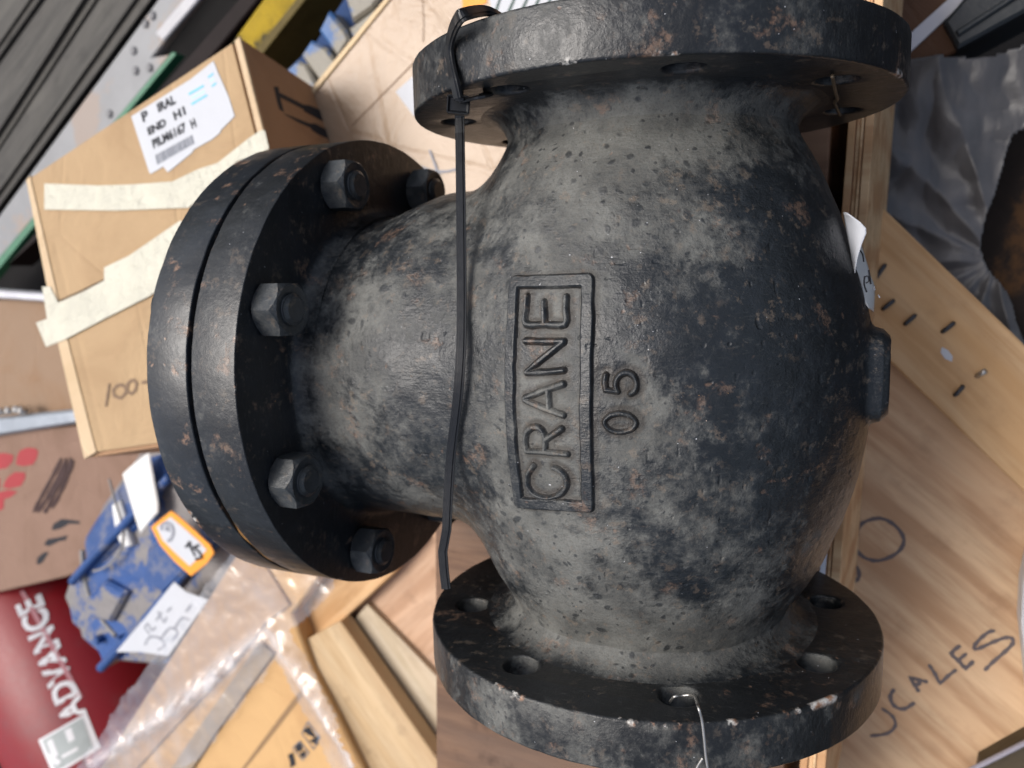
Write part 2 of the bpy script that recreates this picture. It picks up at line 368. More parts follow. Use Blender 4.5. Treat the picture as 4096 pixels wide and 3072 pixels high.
LET = [
 ('C', [[-0.1922,-0.2411],[-0.214,-0.2683],[-0.2259,-0.297],[-0.2237,-0.3272],[-0.2056,-0.3485],[-0.1731,-0.3591],[-0.1374,-0.3579],[-0.1012,-0.3437],[-0.0729,-0.3187],[-0.0613,-0.2897],[-0.0668,-0.2641],[-0.088,-0.2461],[-0.1099,-0.2384]]),
 ('R', [[[-0.2187,-0.19],[-0.1365,-0.1837],[-0.0541,-0.1834]], [[-0.2172,-0.1897],[-0.2213,-0.1542],[-0.2145,-0.1188],[-0.1904,-0.0981],[-0.1612,-0.0975],[-0.1423,-0.1172],[-0.1382,-0.148],[-0.1416,-0.1831]], [[-0.1383,-0.1394],[-0.1058,-0.1167],[-0.0717,-0.0932]]]),
 ('A', [[[-0.0627,0.066],[-0.1351,0.0404],[-0.2153,0.0073],[-0.2154,-0.0006],[-0.136,-0.024],[-0.064,-0.0438]], [[-0.1214,0.0445],[-0.1175,-0.0254]]]),
 ('N', [[[-0.2082,0.097],[-0.1286,0.1039],[-0.062,0.1132]], [[-0.2083,0.1008],[-0.1352,0.1561],[-0.0645,0.21]], [[-0.2129,0.2091],[-0.1368,0.2103],[-0.0636,0.2132]]]),
 ('E', [[[-0.2246,0.366],[-0.2223,0.3182],[-0.2166,0.2684],[-0.1344,0.2685],[-0.0617,0.2705],[-0.0636,0.3194],[-0.0657,0.3626]], [[-0.1423,0.2709],[-0.1502,0.3456]]]),
 ('0', [[0.1369,-0.0279],[0.1677,-0.0336],[0.1862,-0.0493],[0.1876,-0.0679],[0.1694,-0.0862],[0.1357,-0.0948],[0.1046,-0.0882],[0.0862,-0.0712],[0.0858,-0.0532],[0.1056,-0.0353]]),
 ('5', [[[0.088,0.1018],[0.0852,0.0755],[0.0884,0.0503],[0.1292,0.0449]], [[0.1292,0.0449],[0.1218,0.0657],[0.1264,0.0895],[0.1442,0.1069],[0.1656,0.1092],[0.1838,0.0953],[0.1913,0.072],[0.1855,0.0501],[0.1714,0.0389]]]),
]
FRM = [[-0.2844,0.4155],[-0.1433,0.4174],[0.0087,0.4186],[0.0182,0.2935],[0.0216,0.137],[0.0197,-0.0227],[0.0187,-0.1876],[0.0127,-0.3729],[-0.1205,-0.3816],[-0.2735,-0.3998],[-0.2787,-0.2692],[-0.281,-0.1204],[-0.2792,0.0405],[-0.2764,0.2243]]
PADP = [[-0.839,0.1366],[-0.8892,0.0858],[-0.902,-0.0672],[-0.8954,-0.1463],[-0.8701,-0.2023],[-0.7181,-0.2363],[-0.5063,-0.1798],[-0.456,-0.0029],[-0.469,0.1482],[-0.6763,0.1642]]
def sstep(x): x = np.clip(x, 0, 1); return x*x*(3-2*x)
def relief(P):
    "casting relief on the front of the body: raised frame, letters, year figures, faint pad; returns height and owner id"
    h = np.zeros(P.shape[:-1]); own = np.zeros(P.shape[:-1], int); gr = np.zeros(P.shape[:-1])
    m = (P[..., 2] > .45) & (P[..., 0] < .35) & (P[..., 0] > -1.3) & (np.abs(P[..., 1]) < .75)
    Q = P[m][:, :2]
    wob = (vnoise(P[m], 26, 9)-.5)*.005
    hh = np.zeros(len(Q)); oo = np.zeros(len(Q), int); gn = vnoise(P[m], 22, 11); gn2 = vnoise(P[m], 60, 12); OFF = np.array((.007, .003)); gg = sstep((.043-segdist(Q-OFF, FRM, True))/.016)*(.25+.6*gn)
    d = segdist(Q, FRM, True)+wob; f = sstep((.0260-d)/.010)*.0145; hh = np.maximum(hh, f); oo[f > .0012] = 1
    # the panel inside the frame sits a little low, so strokes and frame stand clear
    for k, (nm, st) in enumerate(LET):
        st = st if isinstance(st[0][0], list) else [st]
        d = np.full(len(Q), 9.)
        for s_ in st: d = np.minimum(d, segdist(Q, smoothpts(s_, 3) if len(s_) > 6 else s_, nm == '0'))
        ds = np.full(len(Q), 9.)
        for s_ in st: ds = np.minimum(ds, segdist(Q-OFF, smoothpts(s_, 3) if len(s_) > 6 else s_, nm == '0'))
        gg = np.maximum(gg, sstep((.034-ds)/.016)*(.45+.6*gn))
        w = .0150 if k < 5 else .0128
        f = sstep((w-(d+wob*.8))/.0125)*(.0165 if k < 5 else .011); oo[f > np.maximum(hh, .0012)] = k+2; hh = np.maximum(hh, f)
        hh -= .0035*sstep((.045-d)/.03)*(f < .001)
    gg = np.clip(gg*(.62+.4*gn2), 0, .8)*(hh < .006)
    # low pad cast on the bonnet neck
    PP = smoothpts(PADP, 3, True); ins = np.zeros(len(Q), bool); n = len(PP)
    for i in range(n):
        (x1, y1), (x2, y2) = PP[i-1], PP[i]
        c = ((y1 > Q[:, 1]) != (y2 > Q[:, 1])) & (Q[:, 0] < (x2-x1)*(Q[:, 1]-y1)/(y2-y1+1e-12)+x1); ins ^= c
    dp = segdist(Q, PP, True); hh += np.where(Q[:, 0] < -.42, sstep(.5+np.where(ins, dp, -dp)/.06)*.004, 0)*sstep((-.45-Q[:, 0])/.08)
    h[m] = hh; own[m] = oo; gr[m] = gg
    return h, own, gr

BL = [ # (photo-measured place, radius, dust amount)
 *[(p, r, a) for p, r, a in zip([[-1.1796,0.0598,0.7431],[-1.1392,-0.2955,0.6868],[-0.8864,-0.5346,0.539],[-0.9274,0.3524,0.722],[-0.6932,0.6303,0.5379],[-0.3154,0.7203,0.6781],[0.0092,0.8037,0.7107],[0.3356,0.8609,0.5919],[0.1229,0.9811,0.5974],[0.5713,0.9132,0.3073],[0.1247,-1.043,0.6006],[-0.2225,-1.0573,0.5682],[0.3465,-0.9657,0.5464],[0.0194,-0.7247,0.7742],[-0.3016,-0.5703,0.7752],[0.5589,-0.7919,0.4939],[-0.0955,0.0074,0.9115],[-0.0888,0.3537,0.8669],[-0.0893,-0.2849,0.8898],[0.2037,0.0185,0.8936],[0.2023,-0.12,0.888],[0.0056,-0.5294,0.8439],[-0.318,-0.1616,0.8557],[-0.2441,0.2474,0.865],[-0.4705,0.3517,0.768],[-0.485,-0.1039,0.8102],[0.3907,-0.2265,0.8131],[0.3551,-0.4113,0.7967],[0.4432,-0.5777,0.7009],[0.0031,0.5578,0.8087],[0.2697,0.583,0.7546],[0.5042,0.2455,0.7419],[0.6464,0.3382,0.5899],[0.7777,0.0522,0.4817],[0.4522,-0.1229,0.7907],[0.5676,0.6474,0.534],[0.694,-0.3764,0.5409],[0.1865,0.4178,0.8309],[0.0668,0.2192,0.9004],[0.7664,0.3309,0.4278],[0.8158,-0.2173,0.3892],[0.324,0.2508,0.8357],[-0.6185,0.1217,0.7905],[-0.6829,-0.1217,0.7737],[-0.6753,0.761,0.3844],[-0.2522,0.867,0.6281]],
   [.25,.25,.2,.2,.2,.2,.25,.2,.25,.2, .22,.2,.2,.2,.2,.2, .16,.14,.14,.09,.09,.2,.14,.14,.16,.16, .14,.14,.16,.2,.2, .22,.2,.2,.2,.13,.2,.14,.10,.2,.2,.16,.14,.14,.2,.2],
   [.42,.34,.30,.30,.22,.22,.25,.34,.5,.3, .62,.5,.5,.36,.38,.34, .5,.45,.42,.4,.4,.20,.3,.05,.25,.1, .14,.16,.2,.15,.18, -.12,-.17,-.15,-.05,-.24,-.10,-.06,-.04,-.22,-.16,-.15,-.12,-.1,.25,.3])]]
def dustfield(P):
    a = np.full(P.shape[:-1], .10); x = P[..., 0]
    for p, r, k in BL:
        a += k*np.exp(-((P-np.array(p))**2).sum(-1)/(r*r))
    y = P[..., 1]; a += .34*sst((-y-.80)/.2)+.15*sst((y-.85)/.15)
    a += .30*(vnoise(P, 5.5, 21)-.5)
    a -= .25*sst((x-.5)/.45)      # less dust towards the right side
    return a

def cubeface(ax, sg, N):
    e = np.linspace(-math.pi/4, math.pi/4, N+1); st = e[1]-e[0]
    e = np.concatenate([[e[0]-st], e, [e[-1]+st]]); t = np.tan(e)
    U, V = np.meshgrid(t, t, indexing='ij'); D = np.empty(U.shape+(3,))
    a1, a2 = (ax+1) % 3, (ax+2) % 3
    D[..., ax] = sg; D[..., a1] = U*sg; D[..., a2] = V
    D /= np.linalg.norm(D, axis=-1, keepdims=True)
    P = bodyhit(D)
    # base normals
    def grad(P, flip):
        du = np.gradient(P, axis=0); dv = np.gradient(P, axis=1); n = np.cross(du, dv)
        return n/np.maximum(np.linalg.norm(n, axis=-1, keepdims=True), 1e-12)
    n0 = grad(P, sg)
    if (n0[N//2, N//2]@D[N//2, N//2]) < 0: n0 = -n0
    h = (vnoise(P, 3, 1)-.5)*.012+(vnoise(P, 9, 2)-.5)*.005+(vnoise(P, 24, 3)-.5)*.0022
    pit = vnoise(P, 40, 4); h -= np.clip(pit-.86, 0, 1)*.03
    own = np.zeros(P.shape[:-1], int); gr = np.zeros(P.shape[:-1])
    if ax == 2 and sg > 0 or (ax == 0 and sg < 0):
        rh, own, gr = relief(P); h = h*np.where(own > 0, .6, 1)+rh
    P = P+n0*h[..., None]
    n = grad(P, sg)
    if (n[N//2, N//2]@D[N//2, N//2]) < 0: n = -n
    return P[1:-1, 1:-1], n[1:-1, 1:-1], own[1:-1, 1:-1], gr[1:-1, 1:-1]
VP, VN, VQ, VO, VG = [], [], [], [], []; base = 0
for ax, sg, N in ((2, 1, 760), (0, -1, 380), (0, 1, 190), (1, 1, 190), (1, -1, 190), (2, -1, 120)):
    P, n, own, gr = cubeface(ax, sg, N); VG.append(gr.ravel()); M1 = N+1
    idx = np.arange(M1*M1).reshape(M1, M1)+base
    q = np.stack([idx[:-1, :-1], idx[1:, :-1], idx[1:, 1:], idx[:-1, 1:]], -1).reshape(-1, 4)
    # orientation check
    a, b, c = P[N//2, N//2], P[N//2+1, N//2], P[N//2, N//2+1]
    if np.cross(b-a, c-a)@n[N//2, N//2] < 0: q = q[:, ::-1]
    o4 = own[:-1, :-1]; o4 = np.maximum(np.maximum(o4, own[1:, :-1]), np.maximum(own[1:, 1:], own[:-1, 1:]))
    VP.append(P.reshape(-1, 3)); VN.append(n.reshape(-1, 3)); VQ.append(q); VO.append(o4.ravel()); base += M1*M1
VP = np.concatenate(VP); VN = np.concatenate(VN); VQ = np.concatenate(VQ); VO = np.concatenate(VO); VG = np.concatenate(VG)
DF = dustfield(VP)
# raised strokes stand out of the dust: rubbed cleaner on top, dirt and painted shade beside them
def npmesh(name, V, Nn, Q, D, mat, parent):
    used, inv = np.unique(Q, return_inverse=True); inv = inv.reshape(Q.shape); v = V[used]
    me = bpy.data.meshes.new(name); me.vertices.add(len(v)); me.vertices.foreach_set('co', v.ravel().astype(np.float32))
    me.loops.add(inv.size); me.loops.foreach_set('vertex_index', inv.ravel().astype(np.int32))
    me.polygons.add(len(inv)); me.polygons.foreach_set('loop_start', (np.arange(len(inv))*4).astype(np.int32))
    me.update(calc_edges=True)
    me.polygons.foreach_set('use_smooth', np.ones(len(inv), bool))
    a = me.attributes.new('dust', 'FLOAT', 'POINT'); a.data.foreach_set('value', D[used].astype(np.float32))
    a = me.attributes.new('grime_shade', 'FLOAT', 'POINT'); a.data.foreach_set('value', VG[used].astype(np.float32))
    me.normals_split_custom_set_from_vertices(Nn[used].tolist())
    me.materials.append(mat); o = bpy.data.objects.new(name, me); link(o, parent); o.matrix_local = UP1
    return o
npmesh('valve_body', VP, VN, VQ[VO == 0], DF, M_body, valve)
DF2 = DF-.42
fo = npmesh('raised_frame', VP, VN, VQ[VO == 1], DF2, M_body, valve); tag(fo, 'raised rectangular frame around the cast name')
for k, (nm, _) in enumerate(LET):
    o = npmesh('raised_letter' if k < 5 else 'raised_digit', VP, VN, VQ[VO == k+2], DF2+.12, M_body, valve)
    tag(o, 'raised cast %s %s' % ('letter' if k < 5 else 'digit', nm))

# ---- flanges: disc with a bolt circle, made from a filled curve with rounded edges
def disc(name, Rr, th, holes, rh, rb, phase, bore, mat, seed, bev=.012, jit=.0022):
    cu = bpy.data.curves.new(name, 'CURVE'); cu.dimensions = '2D'; cu.fill_mode = 'BOTH'
    cu.extrude = th/2-bev; cu.bevel_depth = bev; cu.bevel_resolution = 2; cu.offset = -bev
    def circ(cx, cy, r, n, j=0):
        sp = cu.splines.new('POLY'); sp.points.add(n-1); sp.use_cyclic_u = True
        for i in range(n):
            a = 2*math.pi*i/n
            rr = r+j*(mnoise.noise(Vector((math.cos(a)*9, math.sin(a)*9, seed)))+.7*mnoise.noise(Vector((math.cos(a)*31, math.sin(a)*31, seed))))
            sp.points[i].co = (cx+rr*math.cos(a), cy+rr*math.sin(a), 0, 1)
    circ(0, 0, Rr, 300, jit)
    if bore: circ(0, 0, bore, 96)
    if rh:
        for k in range(holes):
            a = math.radians(phase+360*k/holes); circ(rb*math.cos(a), rb*math.sin(a), rh, 36, .002)
    t = bpy.data.objects.new('tmp', cu); COL.objects.link(t); me = bpy.data.meshes.new_from_object(t); bpy.data.objects.remove(t)
    me.transform(Matrix.Translation((0, 0, -th/2)) if False else Matrix.Translation((0, 0, th/2)))
    bm = bmesh.new(); bm.from_mesh(me); bmesh.ops.remove_doubles(bm, verts=bm.verts, dist=1e-5)
    for e in bm.edges:
        if len(e.link_faces) == 2: e.smooth = e.calc_face_angle(0) < .6
    for f_ in bm.faces: f_.smooth = True
    bm.to_mesh(me); bm.free(); me.materials.clear(); me.materials.append(mat)
    return bpy.data.objects.new(name, me)
def axes(o, parent, zdir, loc, xdir=(1, 0, 0)):
    z = Vector(zdir).normalized(); x = Vector(xdir) if abs(z.dot(Vector(xdir).normalized())) < .9 else Vector((0, 1, 0)); x = (x-z*x.dot(z)).normalized(); y = z.cross(x)
    M = Matrix((x, y, z)).transposed().to_4x4(); M.translation = Vector(loc)+Vector((0, 0, 1.0)); link(o, parent); o.matrix_local = M; return o
fT = disc('pipe_flange', 1.0, .20, 8, .072, .82, 22.5, .52, M_flT, 1); axes(fT, valve, (0, 1, 0), (0, 1.10, 0))
tag(fT, 'upper pipe flange in the photo, worn edge and black underside')
fB = disc('pipe_flange', 1.0, .203, 8, .074, .82, 22.5, .52, M_flB, 2); axes(fB, valve, (0, -1, 0), (0, -1.091, 0))
tag(fB, 'lower pipe flange in the photo, dusty rim with chipped paint')
b1 = disc('bonnet_flange', 1.109, .228, 8, 0, .95, 25, 0, M_bon, 3, bev=.005); axes(b1, valve, (-1, 0, 0), (-1.361, 0, 0))
b2 = disc('bonnet_cover', 1.109, .223, 8, 0, .95, 25, 0, M_cov, 4, bev=.006); axes(b2, valve, (-1, 0, 0), (-1.615, 0, 0))
V = []; F = []; nA = 40
for i in range(nA+1):
    t_ = i/nA; a = math.radians(28+66*t_); ro_ = 1.085+.016*math.sin(min(1, t_*5)*math.pi/2)+.003*math.sin(a*31)
    for r_, x_ in ((1.05, -1.583), (ro_, -1.583), (ro_, -1.623), (1.05, -1.623)): V.append((x_, -r_*math.sin(a), r_*math.cos(a)))
for i in range(nA):
    for k in range(4): F.append((i*4+k, i*4+(k+1) % 4, i*4+4+(k+1) % 4, i*4+4+k))
F += [(0, 1, 2, 3), (nA*4+3, nA*4+2, nA*4+1, nA*4)]
mesh('gasket_edge', V, F, plain('ochre_gasket', (.26, .125, .03), .7, noise=.6, nsc=8), valve, False, UP1)
gk = disc('gasket', 1.068, .038, 8, 0, 1, 0, 0, M_gask, 6, bev=.002, jit=.006); axes(gk, valve, (-1, 0, 0), (-1.5845, 0, 0))
def lathe(name, prof, mat, seg=160, wob=.003, seed=0, dust=None):
    V = []; F = []
    for i, (r, z) in enumerate(prof):
        for s in range(seg):
            a = 2*math.pi*s/seg; rr = r+wob*mnoise.noise(Vector((math.cos(a)*4, math.sin(a)*4, z*9+seed)))
            V.append((rr*math.cos(a), rr*math.sin(a), z))
    for i in range(len(prof)-1):
        for s in range(seg): F.append((i*seg+s, i*seg+(s+1) % seg, (i+1)*seg+(s+1) % seg, (i+1)*seg+s))
    me = bpy.data.meshes.new(name); me.from_pydata(V, [], F); me.update(); me.materials.append(mat)
    me.polygons.foreach_set('use_smooth', [True]*len(F))
    if dust:
        a = me.attributes.new('dust', 'FLOAT', 'POINT'); n_ = len(prof)
        rr = np.array([p[0] for p in prof]); t = (rr-rr.min())/np.ptp(rr); a.data.foreach_set('value', np.repeat(dust[0]*(1-t**1.3)+dust[1]*t**1.3, seg))
    return bpy.data.objects.new(name, me)
def hubprof(r0, r1, L, n=12): # from the face (z=+.004) back down the neck
    P = [(r0+.012, .0035)]
    for i in range(n+1):
        t = i/n; a = t*math.pi/2; P.append((r0-(r0-r1)*math.sin(a)**.8, -L*(1-math.cos(a))))
    return P
def hub(prof, zdir, loc, outer, k):
    o = lathe('hub_fillet', prof, M_body, 200, .002, k)
    z = Vector(zdir); x = Vector((0, 0, 1)); y = z.cross(x); M = Matrix((x, y, z)).transposed().to_4x4(); M.translation = Vector(loc)
    o.data.transform(M); o.data.update(); me = o.data; n = len(me.vertices); co = np.empty(n*3); me.vertices.foreach_get('co', co); co = co.reshape(-1, 3)
    rr = np.repeat(np.array([p[0] for p in prof]), 200); t = np.clip((rr-rr.min())/np.ptp(rr), 0, 1)**1.6
    d = dustfield(co)*(1-t)+outer*t; a = me.attributes.new('dust', 'FLOAT', 'POINT'); a.data.foreach_set('value', d.astype(np.float32))
    link(o, valve); o.matrix_local = UP1
hub(hubprof(.72, .5985, .15), (0, 1, 0), (0, 1.10, 0), -.28, 1)
hub(hubprof(.74, .5955, .16), (0, -1, 0), (0, -1.091, 0), .10, 2)
hub(hubprof(.80, .7430, .09), (-1, 0, 0), (-1.361, 0, 0), -.45, 3)
cd = lathe('cover_dome', [(.0001, .30), (.2, .295), (.42, .25), (.55, .16), (.60, .05), (.66, -.01)], M_cov); axes(cd, valve, (-1, 0, 0), (-1.838, 0, 0))
# casting seam ridge across both faces
V = []
tube('casting_seam', [(x, -1.088, -.42+.015*math.sin(x*4)) for x in np.linspace(-.9, -.62, 8)], .008, M_flB, valve, 6, UP1)

# nuts and studs
def nut_mesh():
    AF = .210; h = .124; n = 24; V = []; F = []
    def rho(a):
        a = (a % (math.pi/3))-math.pi/6; return AF/2/math.cos(a)
    rows = []
    for kind in range(5):
        for s in range(n):
            a = 2*math.pi*s/n; r = rho(a)
            if kind == 0: V.append((.98*AF/2*math.cos(a), .98*AF/2*math.sin(a), 0))
            if kind == 1: V.append((r*math.cos(a), r*math.sin(a), (r-AF/2)*.9+.002))
            if kind == 2: V.append((r*math.cos(a), r*math.sin(a), h-.002-(r-AF/2)*1.2))
            if kind == 3: V.append((.95*AF/2*math.cos(a), .95*AF/2*math.sin(a), h))
            if kind == 4: V.append((.062*math.cos(a), .062*math.sin(a), h-.006))
    for l in range(4):
        for s in range(n): F.append((l*n+s, l*n+(s+1) % n, (l+1)*n+(s+1) % n, (l+1)*n+s))
    F.append(tuple(range(n))[::-1])
    me = bpy.data.meshes.new('nut'); me.from_pydata(V, [], F); me.update(); me.materials.append(M_nut); return me
def stud_mesh():
    P = [(.0001, .142), (.05, .142), (.060, .134)]; z = .130
    while z > -.02: P += [(.0665, z), (.0625, z-.007)]; z -= .014
    P += [(.062, -.2), (.062, -.535)]
    P += [(.058, -.545), (.0001, -.545)]
    V = []; F = []; n = 28
    for r, z in P:
        for s in range(n): a = 2*math.pi*s/n; V.append((r*math.cos(a), r*math.sin(a), z))
    for i in range(len(P)-1):
        for s in range(n): F.append((i*n+s, (i+1)*n+s, (i+1)*n+(s+1) % n, i*n+(s+1) % n))
    me = bpy.data.meshes.new('stud'); me.from_pydata(V, [], F); me.update(); me.materials.append(M_nut); return me
nme, sme = nut_mesh(), stud_mesh()
TW = {25: .06, 70: .02, 115: -.03, 160: .25, 205: .4, 250: .1, 295: .3, 340: .15}
for k in range(8):
    ph = 25+45*k; a = math.radians(ph); y, z = .945*math.cos(a), .945*math.sin(a)
    for side in (1, -1):
        o = bpy.data.objects.new('nut', nme); rot = TW[ph]+(.2 if side < 0 else 0)
        axes(o, valve, (side, 0, 0), (-1.361 if side > 0 else -1.790, y, z), (0, math.sin(rot), math.cos(rot)))
    axes(bpy.data.objects.new('stud', sme), valve, (1, 0, 0), (-1.361, y, z), (0, 0, 1))

# paper sticker on the far right of the body, curling away
def sheet(name, A, B, mat, parent, n=10, bulge=.02, M=UP1, k=4):
    A = smoothpts(A, 3); B = smoothpts(B, 3); m = min(len(A), len(B)); V = []; F = []
    for i in range(m):
        for j in range(n+1):
            t = j/n; p = np.array(A[i])*(1-t)+np.array(B[i])*t; p = p+np.array((.25, 0, 1))*bulge*math.sin(t*math.pi); V.append(p)
    for i in range(m-1):
        for j in range(n): F.append((i*(n+1)+j, i*(n+1)+j+1, (i+1)*(n+1)+j+1, (i+1)*(n+1)+j))
    o = mesh(name, V, F, mat, parent, True); o.matrix_local = M; sm = o.modifiers.new('t', 'SOLIDIFY'); sm.thickness = .003*S; return o
stk = sheet('paper_sticker', [[0.8199,0.532,0.1],[0.8294,0.4632,0.1],[0.8425,0.3941,0.1],[0.8623,0.3362,0.1],[0.8889,0.2861,0.1]], [[0.8532,0.5265,-0.06],[0.8739,0.4624,-0.06],[0.8906,0.4063,-0.06],[0.9071,0.3582,-0.06],[0.907,0.262,-0.06]], M_papers, valve, bulge=.01)
tag(stk, 'torn white paper sticker on the right of the body')
s2 = sheet('sticker_fold', [[0.7921,0.6523,0.135],[0.8009,0.5995,0.135],[0.8135,0.539,0.135],[0.8262,0.4783,0.135],[0.8351,0.4252,0.135]], [[0.8039,0.646,0.17],[0.8714,0.5877,0.17],[0.8598,0.5292,0.17],[0.8447,0.4702,0.17],[0.8394,0.4217,0.17]], M_paper, stk, bulge=.012, M=Matrix())
for q, w in (([[0.8627,0.4085,0.06],[0.862,0.3775,0.06],[0.8721,0.3464,0.06]], .011), ([[0.8628,0.4046,0.06],[0.8734,0.4083,0.06],[0.8777,0.3889,0.06],[0.8672,0.3813,0.06]], .009), ([[0.876,0.4313,0.05],[0.8806,0.4042,0.05],[0.8852,0.377,0.05]], .013), ([[0.8416,0.5089,0.08],[0.853,0.4894,0.08],[0.8575,0.4625,0.08]], .010)):
    o = tube('handwriting', smoothpts([np.array(p)+np.array((.01, 0, .035)) for p in q], 3), w*.28, M_ink, stk, 5)
for i in range(9):
    p = np.array([[0.8951,0.3867,-0.04]][0])+np.array((rnd.uniform(-.02, .03), rnd.uniform(-.06, .05), rnd.uniform(-.02, .03)))
    tube('torn_fibre', [p, p+np.array((rnd.uniform(.0, .02), rnd.uniform(-.015, .015), .01))], .003, M_paper, stk, 4)

# ================================================================== ZIP TIE and WIRES
def rimpt(px, r): pass
tie = empty('cable_tie', Matrix.Translation(Vector([[-0.5087,1.07,0.7932]][0])))
tag(tie, 'long black cable tie looped through the upper pipe flange, tail across the body', 'cable tie')
tl = -Vector(tie.location)
def strap(name, P, w, th, parent, M):
    P = [Vector(p) for p in P]; V = []; F = []; cp = Vector([0.9069,0.4551,3.485])
    prof = [(-w, 0), (-w, -th), (w, -th), (w, 0), (w*.62, 0), (w*.5, th*.45), (-w*.5, th*.45), (-w*.62, 0)]
    n = len(prof)
    fr_ = {}; v = FACE(1, P[-1])
    for i in range(len(P)-1, -1, -1):
        t = (P[min(i+1, len(P)-1)]-P[max(i-1, 0)]).normalized(); v = (v-t*v.dot(t)).normalized(); fr_[i] = (t, v)
    for i, p in enumerate(P):
        t, v = fr_[i]; a = t.cross(v).normalized(); b = a.cross(t).normalized()
        for x, y in prof: V.append(p+a*x+b*y)
    for i in range(len(P)-1):
        for s in range(n): F.append((i*n+s, i*n+(s+1) % n, (i+1)*n+(s+1) % n, (i+1)*n+s))
    F.append(tuple(range(n))[::-1]); F.append(tuple(range((len(P)-1)*n, len(P)*n)))
    return mesh(name, V, F, M_black, parent, False, M)
FACE = lambda t, p: Vector((.32+.25*(1-t), 0, 1))
TAIL = [[-0.4589,1.06,0.8797],[-0.6099,1.06,0.5834],[-0.5106,0.3514,0.8012],[-0.498,0.0497,0.8663],[-0.5857,-0.2859,0.7975],[-0.6103,-0.5584,0.8],[-0.6321,-0.6525,0.8],[-0.6285,-0.7358,0.8],[-0.622,-0.8066,0.8]]
TP = smoothpts(TAIL[:6], 8)+[np.array(x) for x in TAIL[6:]]
tt = strap('tail', TP, .0185, .010, tie, Matrix.Translation(tl))
LOOP = [[-0.3136,1.34,0.7569],[-0.315,1.34,0.8455],[-0.3381,1.34,0.9],[-0.3446,1.2878,1.0446],[-0.403,1.2819,0.9912],[-0.4567,1.263,0.9288],[-0.4823,1.2272,0.8987],[-0.4741,1.1718,0.9031],[-0.452,1.1179,0.9255],[-0.4465,1.06,0.9103]]
FACE = lambda t, p: Vector((-.45, 0, .9))
strap('loop', smoothpts(LOOP, 9), .0215, .010, tie, Matrix.Translation(tl))
LB = [[-0.5056,1.07,0.7913],[-0.4442,1.07,0.8148],[-0.3847,1.07,0.8376],[-0.4104,1.1,0.7259],[-0.5112,1.16,0.4775]]
FACE = lambda t, p: Vector((0, -1, .4))
strap('loop_end', smoothpts(LB, 5), .0165, .008, tie, Matrix.Translation(tl))
# the locking head: a small block with a recessed slot
bm = bmesh.new(); bmesh.ops.create_cube(bm, size=1); bmesh.ops.scale(bm, vec=(.082, .064, .045), verts=bm.verts)
bmesh.ops.bevel(bm, geom=bm.edges[:], offset=.004, segments=2, affect='EDGES')
top = max(bm.faces, key=lambda f_: f_.calc_center_median().z); r = bmesh.ops.inset_individual(bm, faces=[top], thickness=.010); bmesh.ops.translate(bm, verts=top.verts, vec=(0, 0, -.010))
me = bpy.data.meshes.new('lock_head'); bm.to_mesh(me); bm.free(); me.materials.append(M_black)
o = bpy.data.objects.new('lock_head', me); link(o, tie); o.matrix_local = Matrix.Translation((0.012, -.012, .012)) @ Matrix.Rotation(.45, 4, 'Y') @ Matrix.Rotation(-.1, 4, 'Z')

w0 = [[0.2856,-1.11,0.7812],[0.3149,-1.05,0.8468],[0.342,-1.05,0.8249],[0.3857,-1.03,0.8493],[0.4347,-0.9602,1.03],[0.4482,-1.0062,1.03],[0.457,-1.0744,1.03],[0.4625,-1.1296,1.03],[0.473,-1.1944,1.03]]
wr = tube('tag_wire', smoothpts(w0, 6), .0052, M_wire); tag(wr, 'thin bright wire curling out of the front bolt hole of the lower pipe flange', 'wire')
w1 = [[0.4511,-1.1456,1.02],[0.4382,-1.1702,1.02],[0.4222,-1.2102,1.02]]
wr2 = tube('tag_wire', smoothpts(w1, 4), .0045, M_wire, wr)
wr2.name = 'wire_strand'
w2 = [[0.7526,1.085,0.4697],[0.7517,1.085,0.3371],[0.7515,1.085,0.1726],[0.7519,1.085,0.0526],[0.7402,1.085,-0.0145],[0.7425,1.085,-0.1388],[0.7475,1.085,-0.3114]]
wr3 = tube('tie_wire', smoothpts(w2, 5), .007, M_wireb); tag(wr3, 'short dull wire twisted between two holes under the right end of the upper pipe flange', 'wire')

# ================================================================== WHAT THE VALVE LIES ON
M_ground = plain('grimy_concrete', (.012, .0115, .012), spec=.12, rough=.8, noise=.7, nsc=.8, bump=.4)
g_ = mesh('ground', [(-300, -300, -5.4), (300, -300, -5.4), (300, 300, -5.4), (-300, 300, -5.4)], [(0, 1, 2, 3)], M_ground); tag(g_, kind='structure')
g_['label'] = 'dark grimy yard floor glimpsed between the goods'

PLY_D = wood('plywood_dark', (.17, .095, .055), (.10, .052, .03), (.12, .08, .06), rings=1.6, knots=.2, stain=.7)  # brown plywood with the shade around the valve painted into its colour
PLY = wood('plywood_pale', (.54, .37, .225), (.39, .225, .12), (.45, .25, .13), rings=.8, knots=.25, stain=.3)
BRD = wood('board_orange', (.56, .36, .19), (.45, .25, .105), (.56, .33, .15), rings=1.4, knots=.35, stain=.2)
BRDP = wood('board_pale', (.50, .37, .225), (.42, .285, .15), (.46, .31, .175), rings=1.2, knots=.8, stain=.4)
BRDG = wood('board_greyed', (.50, .42, .31), (.42, .33, .22), (.46, .33, .22), rings=1.2, knots=.3, stain=.2)
BRDK = wood('board_pinkish', (.50, .33, .22), (.40, .235, .14), (.36, .24, .17), rings=1.0, knots=.6, stain=.5)
STRIP = wood('ply_edge', (.60, .42, .24), (.40, .20, .09), (.46, .26, .12), rings=.9, knots=0, stain=.2)
GREY = wood('weathered_plank', (.050, .046, .040), (.028, .026, .023), (.075, .07, .06), rings=1.2, knots=.3, stain=.6)

